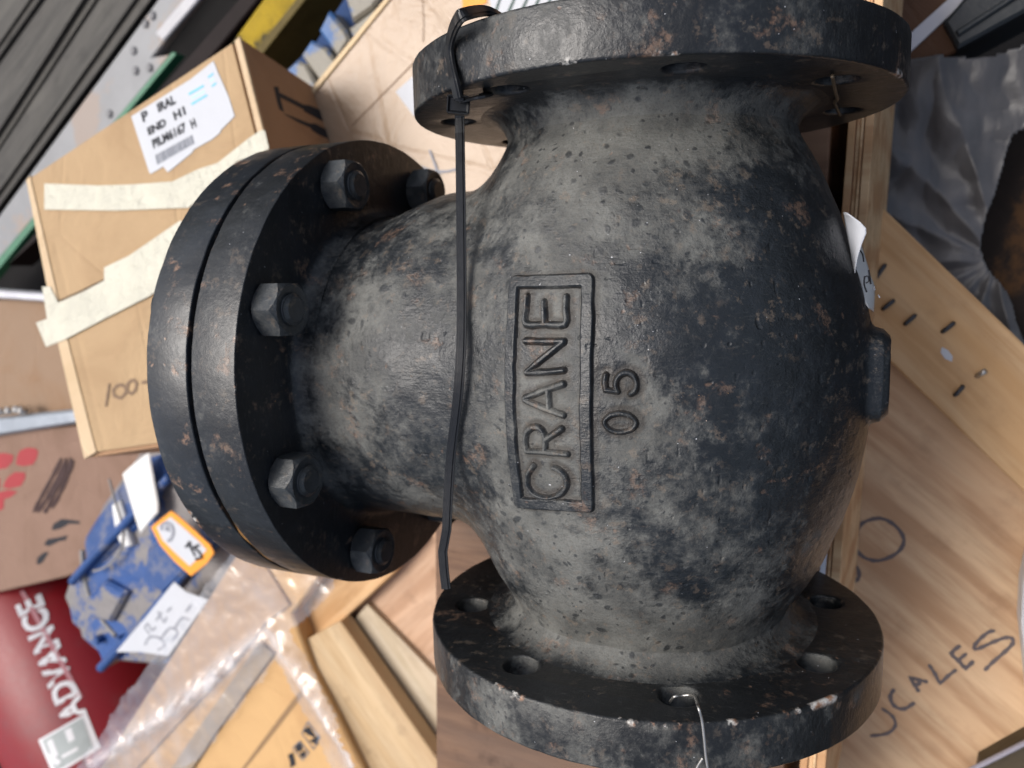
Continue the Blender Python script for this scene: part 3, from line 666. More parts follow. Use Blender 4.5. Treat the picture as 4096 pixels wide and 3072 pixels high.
# crate under the valve: the plane the two kinds of flange both rest on
FA = frame([[0.9977,0,-0.0678,0],[0,1,0,0],[0.0678,-0,0.9977,-1]])
crate = empty('plywood_crate', FA); tag(crate, 'dark brown plywood crate carrying the valve, shade painted into its colour', 'crate')
PLYD2 = wood('plywood_shade_side', (.24, .135, .08), (.15, .08, .045), (.17, .11, .08), rings=1.6, knots=.2, stain=.6)
def rect(x0, x1, y0, y1): return [(x0, y0), (x1, y0), (x1, y1), (x0, y1)]
prism('lid', [(-1.785, .42), (-1.785, -1.2), (-1.865, -3.4), (.50, -3.4), (.66, .42)], 0, -.09, PLY_D, crate, bev=.006)
prism('side_panel', [(-1.77, .41), (-1.77, -1.2), (-1.85, -3.38), (.49, -3.38), (.65, .41)], -.094, -1.1, PLYD2, crate)
cr2 = empty('plywood_box', FA); tag(cr2, 'plywood box under the upper pipe flange, next to the upper end of the crate', 'crate')
prism('lid', [(-.42, .46), (.66, .46), (.74, 3.4), (-.42, 3.4)], -.01, -.09, PLYD2, cr2, bev=.006)
prism('side_panel', [(-.41, .47), (.65, .47), (.73, 3.4), (-.41, 3.4)], -.094, -1.1, PLY_D, cr2)
# layered plywood panel standing on edge along the right of both: plies one by one
ed = empty('layered_plywood', FA); tag(ed, 'plywood panel standing on edge right of the valve, showing its pale layered edge', 'panel')
LN = [[0.8123,2.4021],[0.6063,-2.9387],[0.7459,-2.8886],[0.9241,2.3743]]
a0, a1, c1, c0 = [np.array(p) for p in LN]
cuts = [0, .30, .335, .50, .62, .655, 1.0]
PLE = wood('ply_edge_dark', (.33, .16, .075), (.22, .1, .05), None, rings=1.5, knots=0)
for i in range(6):
    u, v = cuts[i]+.004, cuts[i+1]-.004
    q = [a0*(1-u)+c0*u, a1*(1-u)+c1*u, a1*(1-v)+c1*v, a0*(1-v)+c0*v]
    prism('ply_layer', q, .012+(.006 if i in (0, 3, 5) else -.004)+.002*i, -1.4, PLE if i in (1, 4) else STRIP, ed, bev=.003)
q = [[0.7327,-0.6196],[0.6543,-2.1188],[0.6858,-2.1104],[0.7573,-0.6171]]
prism('edge_highlight', q, .032, .026, plain('white_highlight', (.75, .76, .8), .3, noise=.1), ed)  # shiny highlight along the ply edge, painted as a white strip

# ================================================================== RIGHT: SCALES plywood, board, black film
FS = frame([[0.7801,0.6257,0,1.0864],[-0.6257,0.7801,0,-0.4155],[0,-0,1,-2.15]])
ply = empty('plywood_sheet', FS); tag(ply, 'pale plywood sheet with handwritten SCALES, lower right', 'plywood sheet')
prism('sheet', [[-1.1502,0.3235],[-0.6647,0.8048],[0.8738,0.6109],[2.8934,-0.2078],[3.9291,-1.2895],[2.2461,-4.2651],[0.7595,-2.2566]], 0, -.10, PLY, ply, bev=.004)
zz = [.002]
def stroke(fr, P, w, M, parent, name='handwriting', k=3, closed=False):
    zz[0] += .0004
    return ribbon(name, [tuple(p) for p in smoothpts(P, k, closed)], w, zz[0], M, parent, None, closed)
for P, c, w in (
 ([[0.4074,-0.8618],[0.3752,-0.781],[0.4304,-0.6734],[0.5299,-0.6476],[0.6271,-0.6828],[0.6571,-0.7796],[0.6147,-0.9001],[0.5319,-0.9481],[0.4497,-0.9255]], True, .024),
 ([[0.5243,-1.0414],[0.5671,-1.0354],[0.6085,-1.0777],[0.6079,-1.121]], False, .024),
 ([[1.2691,-1.5075],[1.289,-1.5691],[1.349,-1.5992],[1.4012,-1.5693],[1.4116,-1.4825]], False, .026),
 ([[1.3793,-1.408],[1.331,-1.3904],[1.2838,-1.3714],[1.3259,-1.3428],[1.367,-1.3136]], False, .026),
 ([[1.3388,-1.3895],[1.339,-1.3439]], False, .026),
 ([[1.2881,-1.217],[1.3543,-1.2376],[1.4148,-1.2613],[1.4145,-1.1907],[1.4166,-1.1195]], False, .023),
 ([[1.3217,-0.9792],[1.3251,-1.0601],[1.3859,-1.0649],[1.4423,-1.0729],[1.4403,-1.0012]], False, .026),
 ([[1.382,-1.0631],[1.3809,-0.9905]], False, .022),
 ([[1.3854,-0.7593],[1.3675,-0.7903],[1.3658,-0.8655],[1.378,-0.9272],[1.401,-0.9244],[1.4221,-0.845],[1.4485,-0.7602],[1.4764,-0.7285],[1.5048,-0.7501],[1.5132,-0.826],[1.5164,-0.9249],[1.5239,-1.004]], False, .023),
 ([[1.3102,-1.6731],[1.3892,-1.6626],[1.4475,-1.7038],[1.4496,-1.7899],[1.3957,-1.8819]], False, .020)):
    stroke('ply', P, w, M_pen, ply, closed=c)
FB = frame([[0.7025,0.7117,0,1.0214],[-0.7117,0.7025,0,-0.158],[0,-0,1,-2]])
brd = empty('stapled_board', FB); tag(brd, 'pale wooden board with staples and a nail lying on the plywood sheet', 'board')
prism('board', [[-1.2304,0.6184],[1.2972,0.5685],[2.0017,0.0004],[-0.8709,-0.0026]], 0, -.145, BRD, brd, bev=.012)
M_stap = plain('dark_staple', (.06, .06, .065), .45, .5)
for q in ([[-0.4477,0.2901],[-0.4698,0.3808]], [[-0.2781,0.1941],[-0.2751,0.2674]], [[-0.1231,0.2185],[-0.1243,0.2918]], [[0.0542,0.3335],[0.056,0.4091]], [[0.3875,0.1232],[0.3763,0.1883]]):
    tube('staple', [(q[0][0], q[0][1], .0), (q[0][0]*.92+q[1][0]*.08, q[0][1]*.92+q[1][1]*.08, .016), (q[0][0]*.08+q[1][0]*.92, q[0][1]*.08+q[1][1]*.92, .016), (q[1][0], q[1][1], .0)], .014, M_stap, brd, 6)
q = [[0.3801,0.2829],[0.3754,0.3355]]
tube('nail', [(q[0][0], q[0][1], -.01), (q[1][0], q[1][1], .06)], .016, M_wire, brd, 8)
q = [[0.1213,0.2676],[0.1581,0.279],[0.2031,0.2719],[0.2248,0.2469],[0.1853,0.2324],[0.1413,0.2407]]
prism('paint_spot', q, .003, .001, M_paper, brd)

# black film heap: a wrinkled sheet draped over goods, folds running to a gathered corner
M_film = G('dark_stretch_film')
n_ = M_film.noise(5, 5, .6); n2_ = M_film.noise(2, 4, .6, co=M_film.map(sc=(1, .25, 1), rot=(0, 0, .5)))
M_film = M_film.done(M_film.mix(M_film.rng(n2_, .4, .7), (.060, .058, .060), (.125, .12, .122)), .40, M_film.bump(n2_, .6, .06, M_film.bump(n_, .35, .03)), spec=.6, Alpha=.93)
OUT = [np.array(p) for p in [[0.8617,0.2168,-2.35],[0.8198,1.6865,-2.35],[1.0312,1.734,-2.35],[1.3236,1.7448,-2.35],[1.847,1.7903,-2.35],[1.8752,1.3346,-2.35],[1.6977,1.2531,-2.35],[1.6226,1.0173,-2.35],[1.5318,0.7271,-2.35],[1.5243,0.5618,-2.35],[1.6985,0.2246,-2.35],[1.9751,-0.2807,-2.35],[2.014,-0.9112,-2.35],[1.0736,0.0192,-2.35]]]
def inpoly(x, y, P):
    c = False; n = len(P)
    for i in range(n):
        x1, y1 = P[i-1][:2]; x2, y2 = P[i][:2]
        if (y1 > y) != (y2 > y) and x < (x2-x1)*(y-y1)/(y2-y1+1e-12)+x1: c = not c
    return c
G0 = np.array([[1.6166,0.4482,-2.35]][0]); xs = [p[0] for p in OUT]; ys = [p[1] for p in OUT]
NX = 150; V = []; F = []; ok = {}
for i in range(NX):
    for j in range(NX):
        x = min(xs)+(max(xs)-min(xs))*i/(NX-1); y = min(ys)+(max(ys)-min(ys))*j/(NX-1)
        jx = .05*mnoise.noise(Vector((x*3, y*3, 1)))
        if inpoly(x+jx, y+jx, OUT):
            dx, dy = x-G0[0], y-G0[1]; rr = math.hypot(dx, dy); an = math.atan2(dy, dx)
            h = .06*(1-abs(math.sin(an*7+1.3*mnoise.noise(Vector((x*1.2, y*1.2, 3))))))*min(1, rr*1.6)*math.exp(-rr*.35)
            h += .10*mnoise.noise(Vector((x*1.3, y*1.3, 0)))+.045*abs(mnoise.noise(Vector((x*5, y*5, 5))))
            ok[(i, j)] = len(V); V.append((x, y, -2.55+h))
for i in range(NX-1):
    for j in range(NX-1):
        ks = [(i, j), (i+1, j), (i+1, j+1), (i, j+1)]
        if all(k in ok for k in ks): F.append([ok[k] for k in ks])
fl = mesh('black_film', V, F, M_film, None, True)
tag(fl, 'crumpled dark plastic film draped right of the plywood panel', 'plastic film')
fl.modifiers.new('t', 'SOLIDIFY').thickness = .006*S
M_dark = plain('dark_brown_goods', (.028, .02, .016), spec=.12, rough=.7, noise=.6, nsc=1.5, dirt=(.09, .045, .02), dirtk=.12)
FU = frame([[0.9968,0.0796,0,1.6776],[-0.0796,0.9968,0,1.2257],[0,-0,1,-3.2]])
ub = prism('dark_carton', [[-0.7523,-1.3368],[-0.9569,0.4295],[1.0332,0.556],[1.5066,-2.4309],[0.1317,-1.9236]], 0, -1.6, M_dark, None, FU, bev=.02); tag(ub, 'dark brown carton seen past the torn edge of the plastic film', 'carton')
# upper right corner things
FC = frame([[0.7137,-0.7004,0,1.0347],[0.7004,0.7137,0,1.7966],[0,0,1,-2.55]])
uc = empty('strapped_carton', FC); tag(uc, 'brown carton with a white strap across it, upper right corner', 'carton')
prism('box', [[0.4065,0.9322],[0.9318,0.1741],[0.276,-0.0273],[0.2147,-0.2222],[-0.124,-0.0935],[-0.4478,0]], 0, -.9, card('carton_dark_brown', (.105, .052, .028), (.075, .037, .02)), uc, bev=.015)
prism('strap', [[-0.1211,0.0903],[0.537,0.0429],[0.6808,-0.0414],[-0.3268,0.001]], .02, .002, plain('white_strap', (.50, .50, .54), .4, noise=.12), uc, bev=.004)
FD = frame([[0.8694,-0.4941,0,1.3314],[0.4941,0.8694,0,1.7549],[0,0,1,-2.45]])
ud = empty('black_case', FD); tag(ud, 'black case in the upper right corner beside the strapped carton', 'case')
M_case = plain('black_case_plastic', (.012, .016, .02), .5, noise=.3)
prism('lid', [[0.019,0.2082],[0.1854,0.2709],[0.5157,0.4121],[0.9446,0.0562],[0.897,-0.0428],[0.0108,0.0215]], 0, -.7, M_case, ud, bev=.02)
prism('rib', [[0.0408,0.1172],[0.6069,0.1197],[0.5861,0.091],[0.0406,0.0804]], .03, .0, M_case, ud, bev=.01)
FG = frame([[0.0357,0.9994,0,1.7628],[-0.9994,0.0357,0,-1.2334],[0,-0,1,-1.95]])
bg = prism('white_sack', [[-0.1648,0.1372],[0.0131,0.0613],[0.2471,0.0258],[0.5003,0.021],[0.733,0.0467],[1.1017,0.086],[1.2156,0.1712],[0.5475,0.363]], .0, -.19, plain('white_woven_plastic', (.6, .61, .64), .5, noise=.1), None, FG, bev=.03)
tag(bg, 'white sack edge lying on the plywood sheet at the right frame edge', 'sack')
FG2 = frame([[0.7418,-0.6706,0,1.6029],[0.6706,0.7418,0,-2.6843],[0,0,1,-1.9]])
cb = empty('corner_tray', FG2); tag(cb, 'dark tray with a pale lilac rim in the lower right corner', 'tray')
prism('rim', [[-0.2101,0.0053],[0.6699,0.0049],[0.57,-0.0248],[-0.1064,-0.0262]], 0, -.02, plain('lilac_rim', (.28, .26, .30), .4), cb, bev=.01)
prism('tray_floor', [[0.0047,-0.0545],[0.5364,-0.0348],[0.0429,-0.9778],[-0.6617,-0.6699]], -.12, -.25, plain('olive_tray', (.05, .035, .015), .6, noise=.6), cb)

# ================================================================== LEFT: LABELLED CARTON (tilted)
FBX = frame([[-0.9007,0.4254,0.0887,-3.5568],[-0.4081,-0.8982,0.1633,2.2578],[0.1492,0.1109,0.9826,-1.5]])
box = empty('labelled_carton', FBX); tag(box, 'tan cardboard carton with white address label and masking tape, upper left', 'carton')
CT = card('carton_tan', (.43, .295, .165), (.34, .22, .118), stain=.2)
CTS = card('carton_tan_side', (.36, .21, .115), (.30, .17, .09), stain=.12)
TOPP = [[2.3213,-0],[0,0],[0.0933,0.9032],[0.1216,2.383],[0.9912,2.824],[2.5872,2.4093]]
top2 = [[2.3213,-0],[0.0778,-0.0024],[0.1694,0.8789],[0.2125,2.342],[1.0268,2.7936],[2.4628,2.4061]]
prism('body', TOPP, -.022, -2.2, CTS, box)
prism('top_flap', top2, 0, -.020, CT, box, bev=.004)
ef = card('carton_edge', (.60, .45, .29), (.5, .36, .21))
prism('edge_strip', [[0.0482,-0.0024],[-0.0029,-0.0071],[0.0933,0.9032],[0.1518,2.3694],[0.1951,2.3657],[0.1458,0.8917]], .006, -.020, ef, box, bev=.003)
prism('edge_strip', [[2.3213,-0],[2.2689,-0.0106],[2.3917,1.3597],[2.4531,2.4099],[2.5902,2.4168],[2.5007,1.4011]], .010, -.020, ef, box, bev=.003)
LBL = [[1.1378,0.0492],[0.7002,0.0603],[0.5148,0.0652],[0.2762,0.0428],[0.2722,0.1459],[0.2565,0.3683],[0.263,0.5362],[0.3269,0.5531],[0.4221,0.5761],[0.4275,0.5896],[0.5149,0.6009],[0.6977,0.5907],[0.7149,0.6047],[0.9779,0.6387],[0.9882,0.6252],[1.0044,0.5763],[1.134,0.5714],[1.1439,0.556]]
lb = prism('address_label', LBL, .006, .001, M_paper, box)
def onbox(name, q, m, z=.0075): return prism(name, q, z, z-.001, m, lb)
def quadtext(txt, q, mat, parent, z=.0085, bold=.0):
    "text whose box fills the quad q = base left, base right, top left"
    a, b, c = [np.array(p) for p in q]; X = b-a; H = np.linalg.norm(c-a); w = np.linalg.norm(X); x = X/w
    M = Matrix(((x[0], -x[1], 0, a[0]), (x[1], x[0], 0, a[1]), (0, 0, 1, z), (0, 0, 0, 1)))
    # the label frame is seen with its X axis running left, so letters need no mirroring: y axis is turned to c
    s = np.sign(x[0]*(c-a)[1]-x[1]*(c-a)[0])
    if s < 0: M = Matrix(((x[0], x[1], 0, a[0]), (x[1], -x[0], 0, a[1]), (0, 0, 1, z), (0, 0, 0, 1)))
    return textobj('printed_text', txt, H/.72, mat, M, parent, bold, w)
for txt, q in (('P', [[1.0478,0.1513],[0.9849,0.1555],[1.0442,0.0706]]), ('IRAL', [[0.8841,0.1538],[0.7047,0.1701],[0.8912,0.0813]]),
               ('END', [[1.0372,0.2771],[0.8503,0.2885],[1.037,0.2156]]), ('H1', [[0.7682,0.2902],[0.6538,0.2969],[0.773,0.2232]]),
               ('PILM6167', [[1.0332,0.3985],[0.6969,0.4242],[1.0407,0.3263]]), ('H', [[0.6471,0.435],[0.6016,0.4368],[0.6451,0.3623]])):
    quadtext(txt, q, M_ink, lb, bold=.004)
bq = [np.array(p) for p in [[1.048,0.5361],[0.6708,0.5521],[1.04,0.4558],[0.6646,0.4788]]]
u = 0
while u < 1:
    w = rnd.choice((.02, .03, .035, .02)); 
    if u+w > 1: break
    P_ = lambda s, t: tuple((bq[0]*(1-s)+bq[1]*s)*(1-t)+(bq[2]*(1-s)+bq[3]*s)*t)
    onbox('bar', [P_(u, 0), P_(u+w, 0), P_(u+w, 1), P_(u, 1)], M_inkg); u += w+rnd.choice((.014, .02, .014))
for q, m in (([[0.5768,0.1583],[0.4252,0.1679],[0.4244,0.1851],[0.5747,0.1764]], M_cyan), ([[0.5831,0.2458],[0.4241,0.2511],[0.4232,0.2677],[0.5818,0.262]], M_cyan),
             ([[0.3686,0.1313],[0.3137,0.127],[0.3119,0.1415],[0.3645,0.1458]], M_cyan), ([[0.364,0.2146],[0.3153,0.2065],[0.314,0.222],[0.3617,0.2279]], M_cyan),
             ([[0.5655,0.2019],[0.4353,0.2124],[0.4335,0.2269],[0.5636,0.2164]], M_pcyan), ([[0.3654,0.1708],[0.3185,0.1672],[0.3178,0.177],[0.3635,0.1813]], M_pcyan)): onbox('print_bar', q, m)
prism('masking_tape', [[2.1447,0.1309],[1.6343,0.4172],[1.3299,0.5676],[0.9608,0.7346],[0.7137,0.7595],[0.5293,0.8013],[0.2093,0.7627],[0.0921,0.7585],[0.0609,0.7757],[0.0805,0.9186],[0.1202,0.9227],[0.3706,0.8733],[0.5462,0.918],[0.7385,0.9733],[0.8995,0.9948],[1.543,0.6923],[2.2244,0.3348]], .016, .009, M_tape, box)
prism('masking_tape', [[2.6493,1.1794],[2.5267,1.1986],[2.499,1.0373],[2.4794,0.9267],[2.3998,0.9643],[2.3693,1.125],[2.1157,1.1526],[1.8621,1.1646],[1.8234,1.0666],[1.5578,1.0882],[1.0054,1.0543],[0.823,1.31],[1.0783,1.4427],[1.5067,1.4732],[1.9531,1.4514],[2.4218,1.4363],[2.6215,1.4109]], .019, .012, M_tape, box)
for P in ([[2.1281,1.9478],[2.1797,2.0268],[2.2313,2.1058]], ): stroke('box', P, .022, M_pencil, box)
zz[0] = .004
for P, c in (([[2.1281,1.9478],[2.1797,2.0268],[2.2313,2.1058]], False), ([[2.0414,1.9981],[1.995,2.0377],[2.0065,2.0794],[2.0645,2.099],[2.1165,2.0599],[2.1085,2.0098]], True), ([[1.9063,2.0156],[1.8775,2.0477],[1.9049,2.0957],[1.9516,2.1091],[1.9834,2.0759],[1.9603,2.0258]], True), ([[1.8318,2.0698],[1.7656,2.0847]], False)):
    stroke('box', P, .026, M_pencil, box, closed=c)
ribbon('flap_slit', [[2.3632,1.1096],[2.1193,1.1329],[1.8685,1.1526]], .012, .0095, plain('dark_slit', (.05, .03, .02), .9), box)
# arrows printed on the side
FSD = frame([[0.3161,-0.0887,0.9446,-3.5585],[-0.9401,-0.1633,0.2993,2.2545],[0.1277,-0.9826,-0.135,-1.5197]])
MS = FBX.inverted() @ FSD
if True:
    ar = empty('handling_mark'); ar.parent = box; ar.matrix_local = MS @ Matrix.Translation((0, 0, .004))
    for q in ([[0.2775,0.293],[0.2487,0.3631],[0.3618,0.3512],[0.512,0.3553],[0.537,0.3008],[0.4165,0.2861]], [[0.3022,0.3478],[0.2711,0.7269],[0.3214,0.7036],[0.3466,0.3523]],
              [[0.2688,0.7194],[0.2404,0.8067],[0.2082,1.0308],[0.3175,1.0122],[0.3363,0.8021],[0.3394,0.6832]], [[0.4877,0.3417],[0.4315,0.7551],[0.4773,0.7282],[0.5152,0.3465]],
              [[0.429,0.7477],[0.4001,0.8277],[0.393,1.0113],[0.4848,1.0088],[0.5018,0.8207],[0.4939,0.7249]], [[0.1761,1.0442],[0.1636,1.0713],[0.4891,1.0436],[0.5049,0.9967]],
              [[-0.0239,2.2481],[-0.0397,2.3295],[0.019,2.3619],[0.0622,2.2906],[0.0342,2.2435]]):
        zz[0] += .0005; prism('arrow_print', q, .002+zz[0]*.2, 0.0, M_ink, ar)

# ---- tan carton above, wrapped, with blue crates and yellow beam beyond
FT = frame([[0.7852,-0.6193,0,-3.6284],[0.6193,0.7852,0,2.0817],[0,0,1,-2.45]])
ct = empty('wide_carton', FT); tag(ct, 'wide tan carton under clear film between the labelled carton and the upper flange', 'carton')
CT2 = card('carton_pinkish', (.40, .285, .19), (.33, .225, .14), stain=.2, rough=.38, spec=.6)
CTQ = [[1.3616,-0.0038],[-0.2658,-0],[-0.5279,-2.2662],[1.0219,-3.1741],[3.2812,-1.8938]]
prism('body', CTQ, 0, -2.2, CT2, ct, bev=.02)
prism('edge_strip', [[1.4385,0],[-0.3199,0],[-0.2794,-0.0541],[1.4782,-0.0385]], .018, .001, card('carton_edge2', (.66, .5, .31)), ct, bev=.005)
ribbon('flap_slit', [[0.0849,-0.5209],[0.7522,-0.5627],[1.0512,-0.5782]], .014, .003, plain('slit2', (.2, .12, .07), .9), ct)
ribbon('flap_slit', [[1.3272,-0.1433],[1.1171,-0.4158],[1.0254,-0.508]], .01, .0035, plain('slit3', (.25, .17, .11), .9), ct)
p_ = prism('white_label', [[0.5861,-0.6208],[0.8165,-0.649],[0.8452,-0.9616],[0.5861,-0.8865]], .006, .002, M_paper, ct)
p_ = prism('orange_label', [[1.5366,-0.457],[1.6807,-0.6123],[1.6161,-0.7029],[1.4801,-0.6336],[1.4275,-0.5996]], .006, .002, M_orange, ct)
p_ = prism('striped_label', [[1.7019,-0.6138],[2.193,-1.1438],[2.0135,-1.1765],[1.7592,-0.9702],[1.5941,-0.7965]], .005, .001, M_paper, ct)
for i in range(5):
    x = 496+13*i; ribbon('label_stripe', [tuple(q) for q in ([[1.6274,-0.8104],[1.7469,-0.747]] if i == 0 else [[1.7042,-0.8914],[1.8339,-0.8403]] if i == 1 else [[1.7846,-0.9657],[1.9082,-0.9199]] if i == 2 else [[1.873,-1.0278],[1.976,-0.9925]] if i == 3 else [[1.9409,-1.0997],[2.0373,-1.0582]])], .03, .0075+.0003*i, plain('green_black_print', (.02, .06, .05), .6), ct)
for P in ([[0.3357,-1.1908],[0.4754,-1.3943],[0.6474,-1.5077]], [[0.5203,-1.1967],[0.4788,-1.3324],[0.4303,-1.4617]]): stroke('ct', P, .02, M_inkf, ct)

# clear film over cartons
def clear_film(name, bst=.5):
    g = G(name); t = g.t; t.nodes.remove(g.b)
    tr = t.nodes.new('ShaderNodeBsdfTransparent'); gl = t.nodes.new('ShaderNodeBsdfGlossy'); gl.inputs['Roughness'].default_value = .16
    df = t.nodes.new('ShaderNodeBsdfDiffuse'); df.inputs['Color'].default_value = (.75, .76, .8, 1)
    fr = t.nodes.new('ShaderNodeLayerWeight'); fr.inputs[0].default_value = .35
    bp = g.bump(g.noise(4, 4, .55, dist=.6), bst, .05); g.l(bp, gl.inputs['Normal']); g.l(bp, fr.inputs['Normal'])
    a = t.nodes.new('ShaderNodeMixShader'); g.l(g.rng(fr.outputs['Facing'], 0, 1, .08, .75), a.inputs[0]); g.l(tr.outputs[0], a.inputs[1]); g.l(gl.outputs[0], a.inputs[2])
    b = t.nodes.new('ShaderNodeMixShader'); g.l(g.math('MULTIPLY_ADD', g.attr('milk'), 1, .04), b.inputs[0]); g.l(a.outputs[0], b.inputs[1]); g.l(df.outputs[0], b.inputs[2])
    g.l(b.outputs[0], g.out.inputs[0]); return g.m
M_clear = clear_film('clear_stretch_film'); M_clear2 = clear_film('clear_flat_film', .16)
def filmsheet(name, P, z, ridge, mat, parent, amp=.05, N=90, milk=.35, sharp=.22):
    P = [np.array(p) for p in P]; xs = [p[0] for p in P]; ys = [p[1] for p in P]; V = []; F = []; ok = {}; mk = []
    for i in range(N):
        for j in range(N):
            x = min(xs)+(max(xs)-min(xs))*i/(N-1); y = min(ys)+(max(ys)-min(ys))*j/(N-1)
            e = .06*mnoise.noise(Vector((x*4, y*4, 2)))
            if not inpoly(x+e, y+e, P): continue
            d = min([float(segdist(np.array([[x, y]]), [np.array(a), np.array(b)])[0]) for a, b in ridge]) if ridge else 9
            k = math.exp(-(d/sharp)**2)
            h = z+amp*abs(mnoise.noise(Vector((x*1.6, y*1.6, 4))))+k*(.05+.06*mnoise.noise(Vector((x*6, y*6, 1)))+.025*mnoise.noise(Vector((x*17, y*17, 1))))+.012*mnoise.noise(Vector((x*8, y*8, 9)))
            ok[(i, j)] = len(V); V.append((x, y, h)); mk.append(min(1, milk*k+.06*max(0, mnoise.noise(Vector((x*3, y*3, 7)))*3)))
    for i in range(N-1):
        for j in range(N-1):
            ks = [(i, j), (i+1, j), (i+1, j+1), (i, j+1)]
            if all(q in ok for q in ks): F.append([ok[q] for q in ks])
    o = mesh(name, V, F, mat, parent, True)
    a = o.data.attributes.new('milk', 'FLOAT', 'POINT'); a.data.foreach_set('value', mk); return o

M_yel = plain('yellow_paint', (.33, .225, .010), spec=.12, rough=.55, noise=.7, nsc=3, dirt=(.05, .04, .015), dirtk=.45, bump=.4)
FY = frame([[0.8177,-0.5756,0,-5.49],[0.5756,0.8177,0,3.1181],[0,0,1,-3.9]])
yb = empty('yellow_beam', FY); tag(yb, 'scuffed yellow painted beam behind the labelled carton, top of the photo', 'beam')
prism('web', [[1.0573,0.2663],[-1.7087,0.0941],[-4.0166,-0.2519],[2.1538,-0.0804]], 0, -.5, M_yel, yb, bev=.02)
prism('lip', [[1.8827,-0.097],[-4.0013,-0.2632],[-4.0479,-0.4233],[2.0067,-0.1721]], .05, -.5, plain('grimy_yellow', (.12, .09, .03), spec=.12, rough=.6, noise=.6), yb, bev=.01)
M_blueP = plain('blue_pallet_plastic', (.035, .115, .30), .5, noise=.3, nsc=3, dirt=(.20, .185, .15), dirtk=.62, bump=.3)
FP = frame([[0.8094,-0.5872,0,-4.4188],[0.5872,0.8094,0,2.5993],[0,0,1,-3.3]])
bp_ = empty('blue_pallet', FP); tag(bp_, 'dusty blue plastic pallet beyond the wide carton, top of the photo', 'pallet')
prism('pallet_base', [[0.9199,0.2607],[0.1221,0.1448],[-0.3604,0.203],[-0.2167,-0.8341],[1.802,-0.6302]], -.22, -.5, plain('blue_dark', (.02, .05, .14), spec=.12, rough=.6, noise=.4), bp_)
for q in ([[0.7808,0.1468],[0.68,-0.1585],[0.9246,-0.2207],[1.2902,-0.1747],[1.2557,0.0453]], [[0.5468,0.1227],[0.3421,0.0643],[0.3502,-0.3006],[0.5504,-0.2613],[0.5746,-0.1583]], [[0.2115,0.06],[0.0306,0.0363],[0.0467,-0.3652],[0.309,-0.3131],[0.3048,-0.1309]], [[-0.0365,0.034],[-0.2313,0.0577],[-0.1666,-0.3136],[-0.0045,-0.3314],[0.03,-0.0797]], [[0.6116,-0.1685],[0.5721,-0.3448],[0.8618,-0.3338],[1.1016,-0.3566],[0.9899,-0.2473]]):
    prism('pallet_block', q, 0, -.24, M_blueP, bp_, bev=.03)
M_blk = plain('black_steel', (.006, .0055, .006), spec=.12, rough=.6, noise=.5)
FK = frame([[0.8771,-0.4803,0,-6.4405],[0.4803,0.8771,0,3.412],[0,0,1,-4.3]])
kb = empty('dark_beam', FK); tag(kb, 'dark reddish black steel beam between the grey plate and the yellow beam', 'beam')
prism('web', [[1.6737,0.1478],[-5.0626,-0.3208],[-2.0016,-0.4174],[1.3835,-0.044]], 0, -.4, plain('dark_red_steel', (.012, .007, .007), spec=.12, rough=.6, noise=.5), kb, bev=.02)
prism('lip', [[2.7571,-0.3858],[-4.4696,-1.4138],[-4.4145,-2.025],[2.9313,-0.3824]], .2, -.4, M_blk, kb, bev=.02)

# deck boards and grey plate at the upper left
FDK = frame([[0.8152,-0.5792,0,-11.6532],[0.5792,0.8152,0,1.5422],[0,0,1,-4.9]])
dk = empty('plank_deck', FDK); tag(dk, 'weathered grey planks laid side by side, upper left corner', 'deck')
for (a, b) in (([[-3.6418,0.0714],[6.5992,0.0687],[5.2893,0.7886],[-1.5264,0.61]], 0), ([[-1.3676,0.6524],[5.1659,0.8651],[3.672,1.4964],[0.7165,1.6151]], 0), ([[0.8453,1.6602],[3.5528,1.5599],[2.9585,2.8238],[0.3213,3.204]], 0)):
    prism('plank', a, rnd.uniform(-.02, .03), -.25, GREY, dk, bev=.012)
FPL = frame([[0.8152,-0.5792,0,-11.054],[0.5792,0.8152,0,1.4904],[0,0,1,-4.5]])
for q_ in ([[-1.1102,0.7471],[4.9809,0.963],[4.8696,1.015],[-0.9487,0.8159]], [[-2.9742,0.1414],[6.2544,0.2377],[6.16,0.2885],[-2.8159,0.1976]], [[1.045,1.7355],[3.3689,1.6534],[3.2759,1.7007],[1.1439,1.7727]]): prism('plank_ridge', q_, .07, .0, GREY, dk, bev=.015)
pl = empty('grey_plate', FPL); tag(pl, 'pale grey steel plate with small bolts and a green edge, upper left', 'plate')
M_plate = plain('grey_plate_paint', (.22, .225, .235), .5, noise=.35, nsc=1.2, dirt=(.25, .20, .17), dirtk=.25)
prism('plate', [[-2.0375,0.0268],[-0.0105,-0.0104],[4.3631,-0.0006],[5.2683,0.0142],[5.7121,-0.437],[4.7803,-0.4689],[3.7694,-0.4523],[4.0379,-0.6488],[2.9815,-0.6208],[-0.4757,-0.4741],[-2.4885,-0.4012]], 0, -.10, M_plate, pl, bev=.02)
prism('green_edge', [[4.0799,-0.6523],[-1.1057,-0.44],[-0.9732,-0.5751],[4.114,-0.7164]], .01, -.14, plain('green_paint', (.025, .15, .075), .5, noise=.3), pl, bev=.006)
prism('plate_highlight', [[4.0339,-0.3156],[4.899,-0.3584],[5.0848,-0.5398],[4.0711,-0.4822]], .05, .004, plain('highlight_grey', (.36, .36, .385), .35, noise=.2), pl, bev=.015)  # highlight on the plate, painted as a paler raised patch
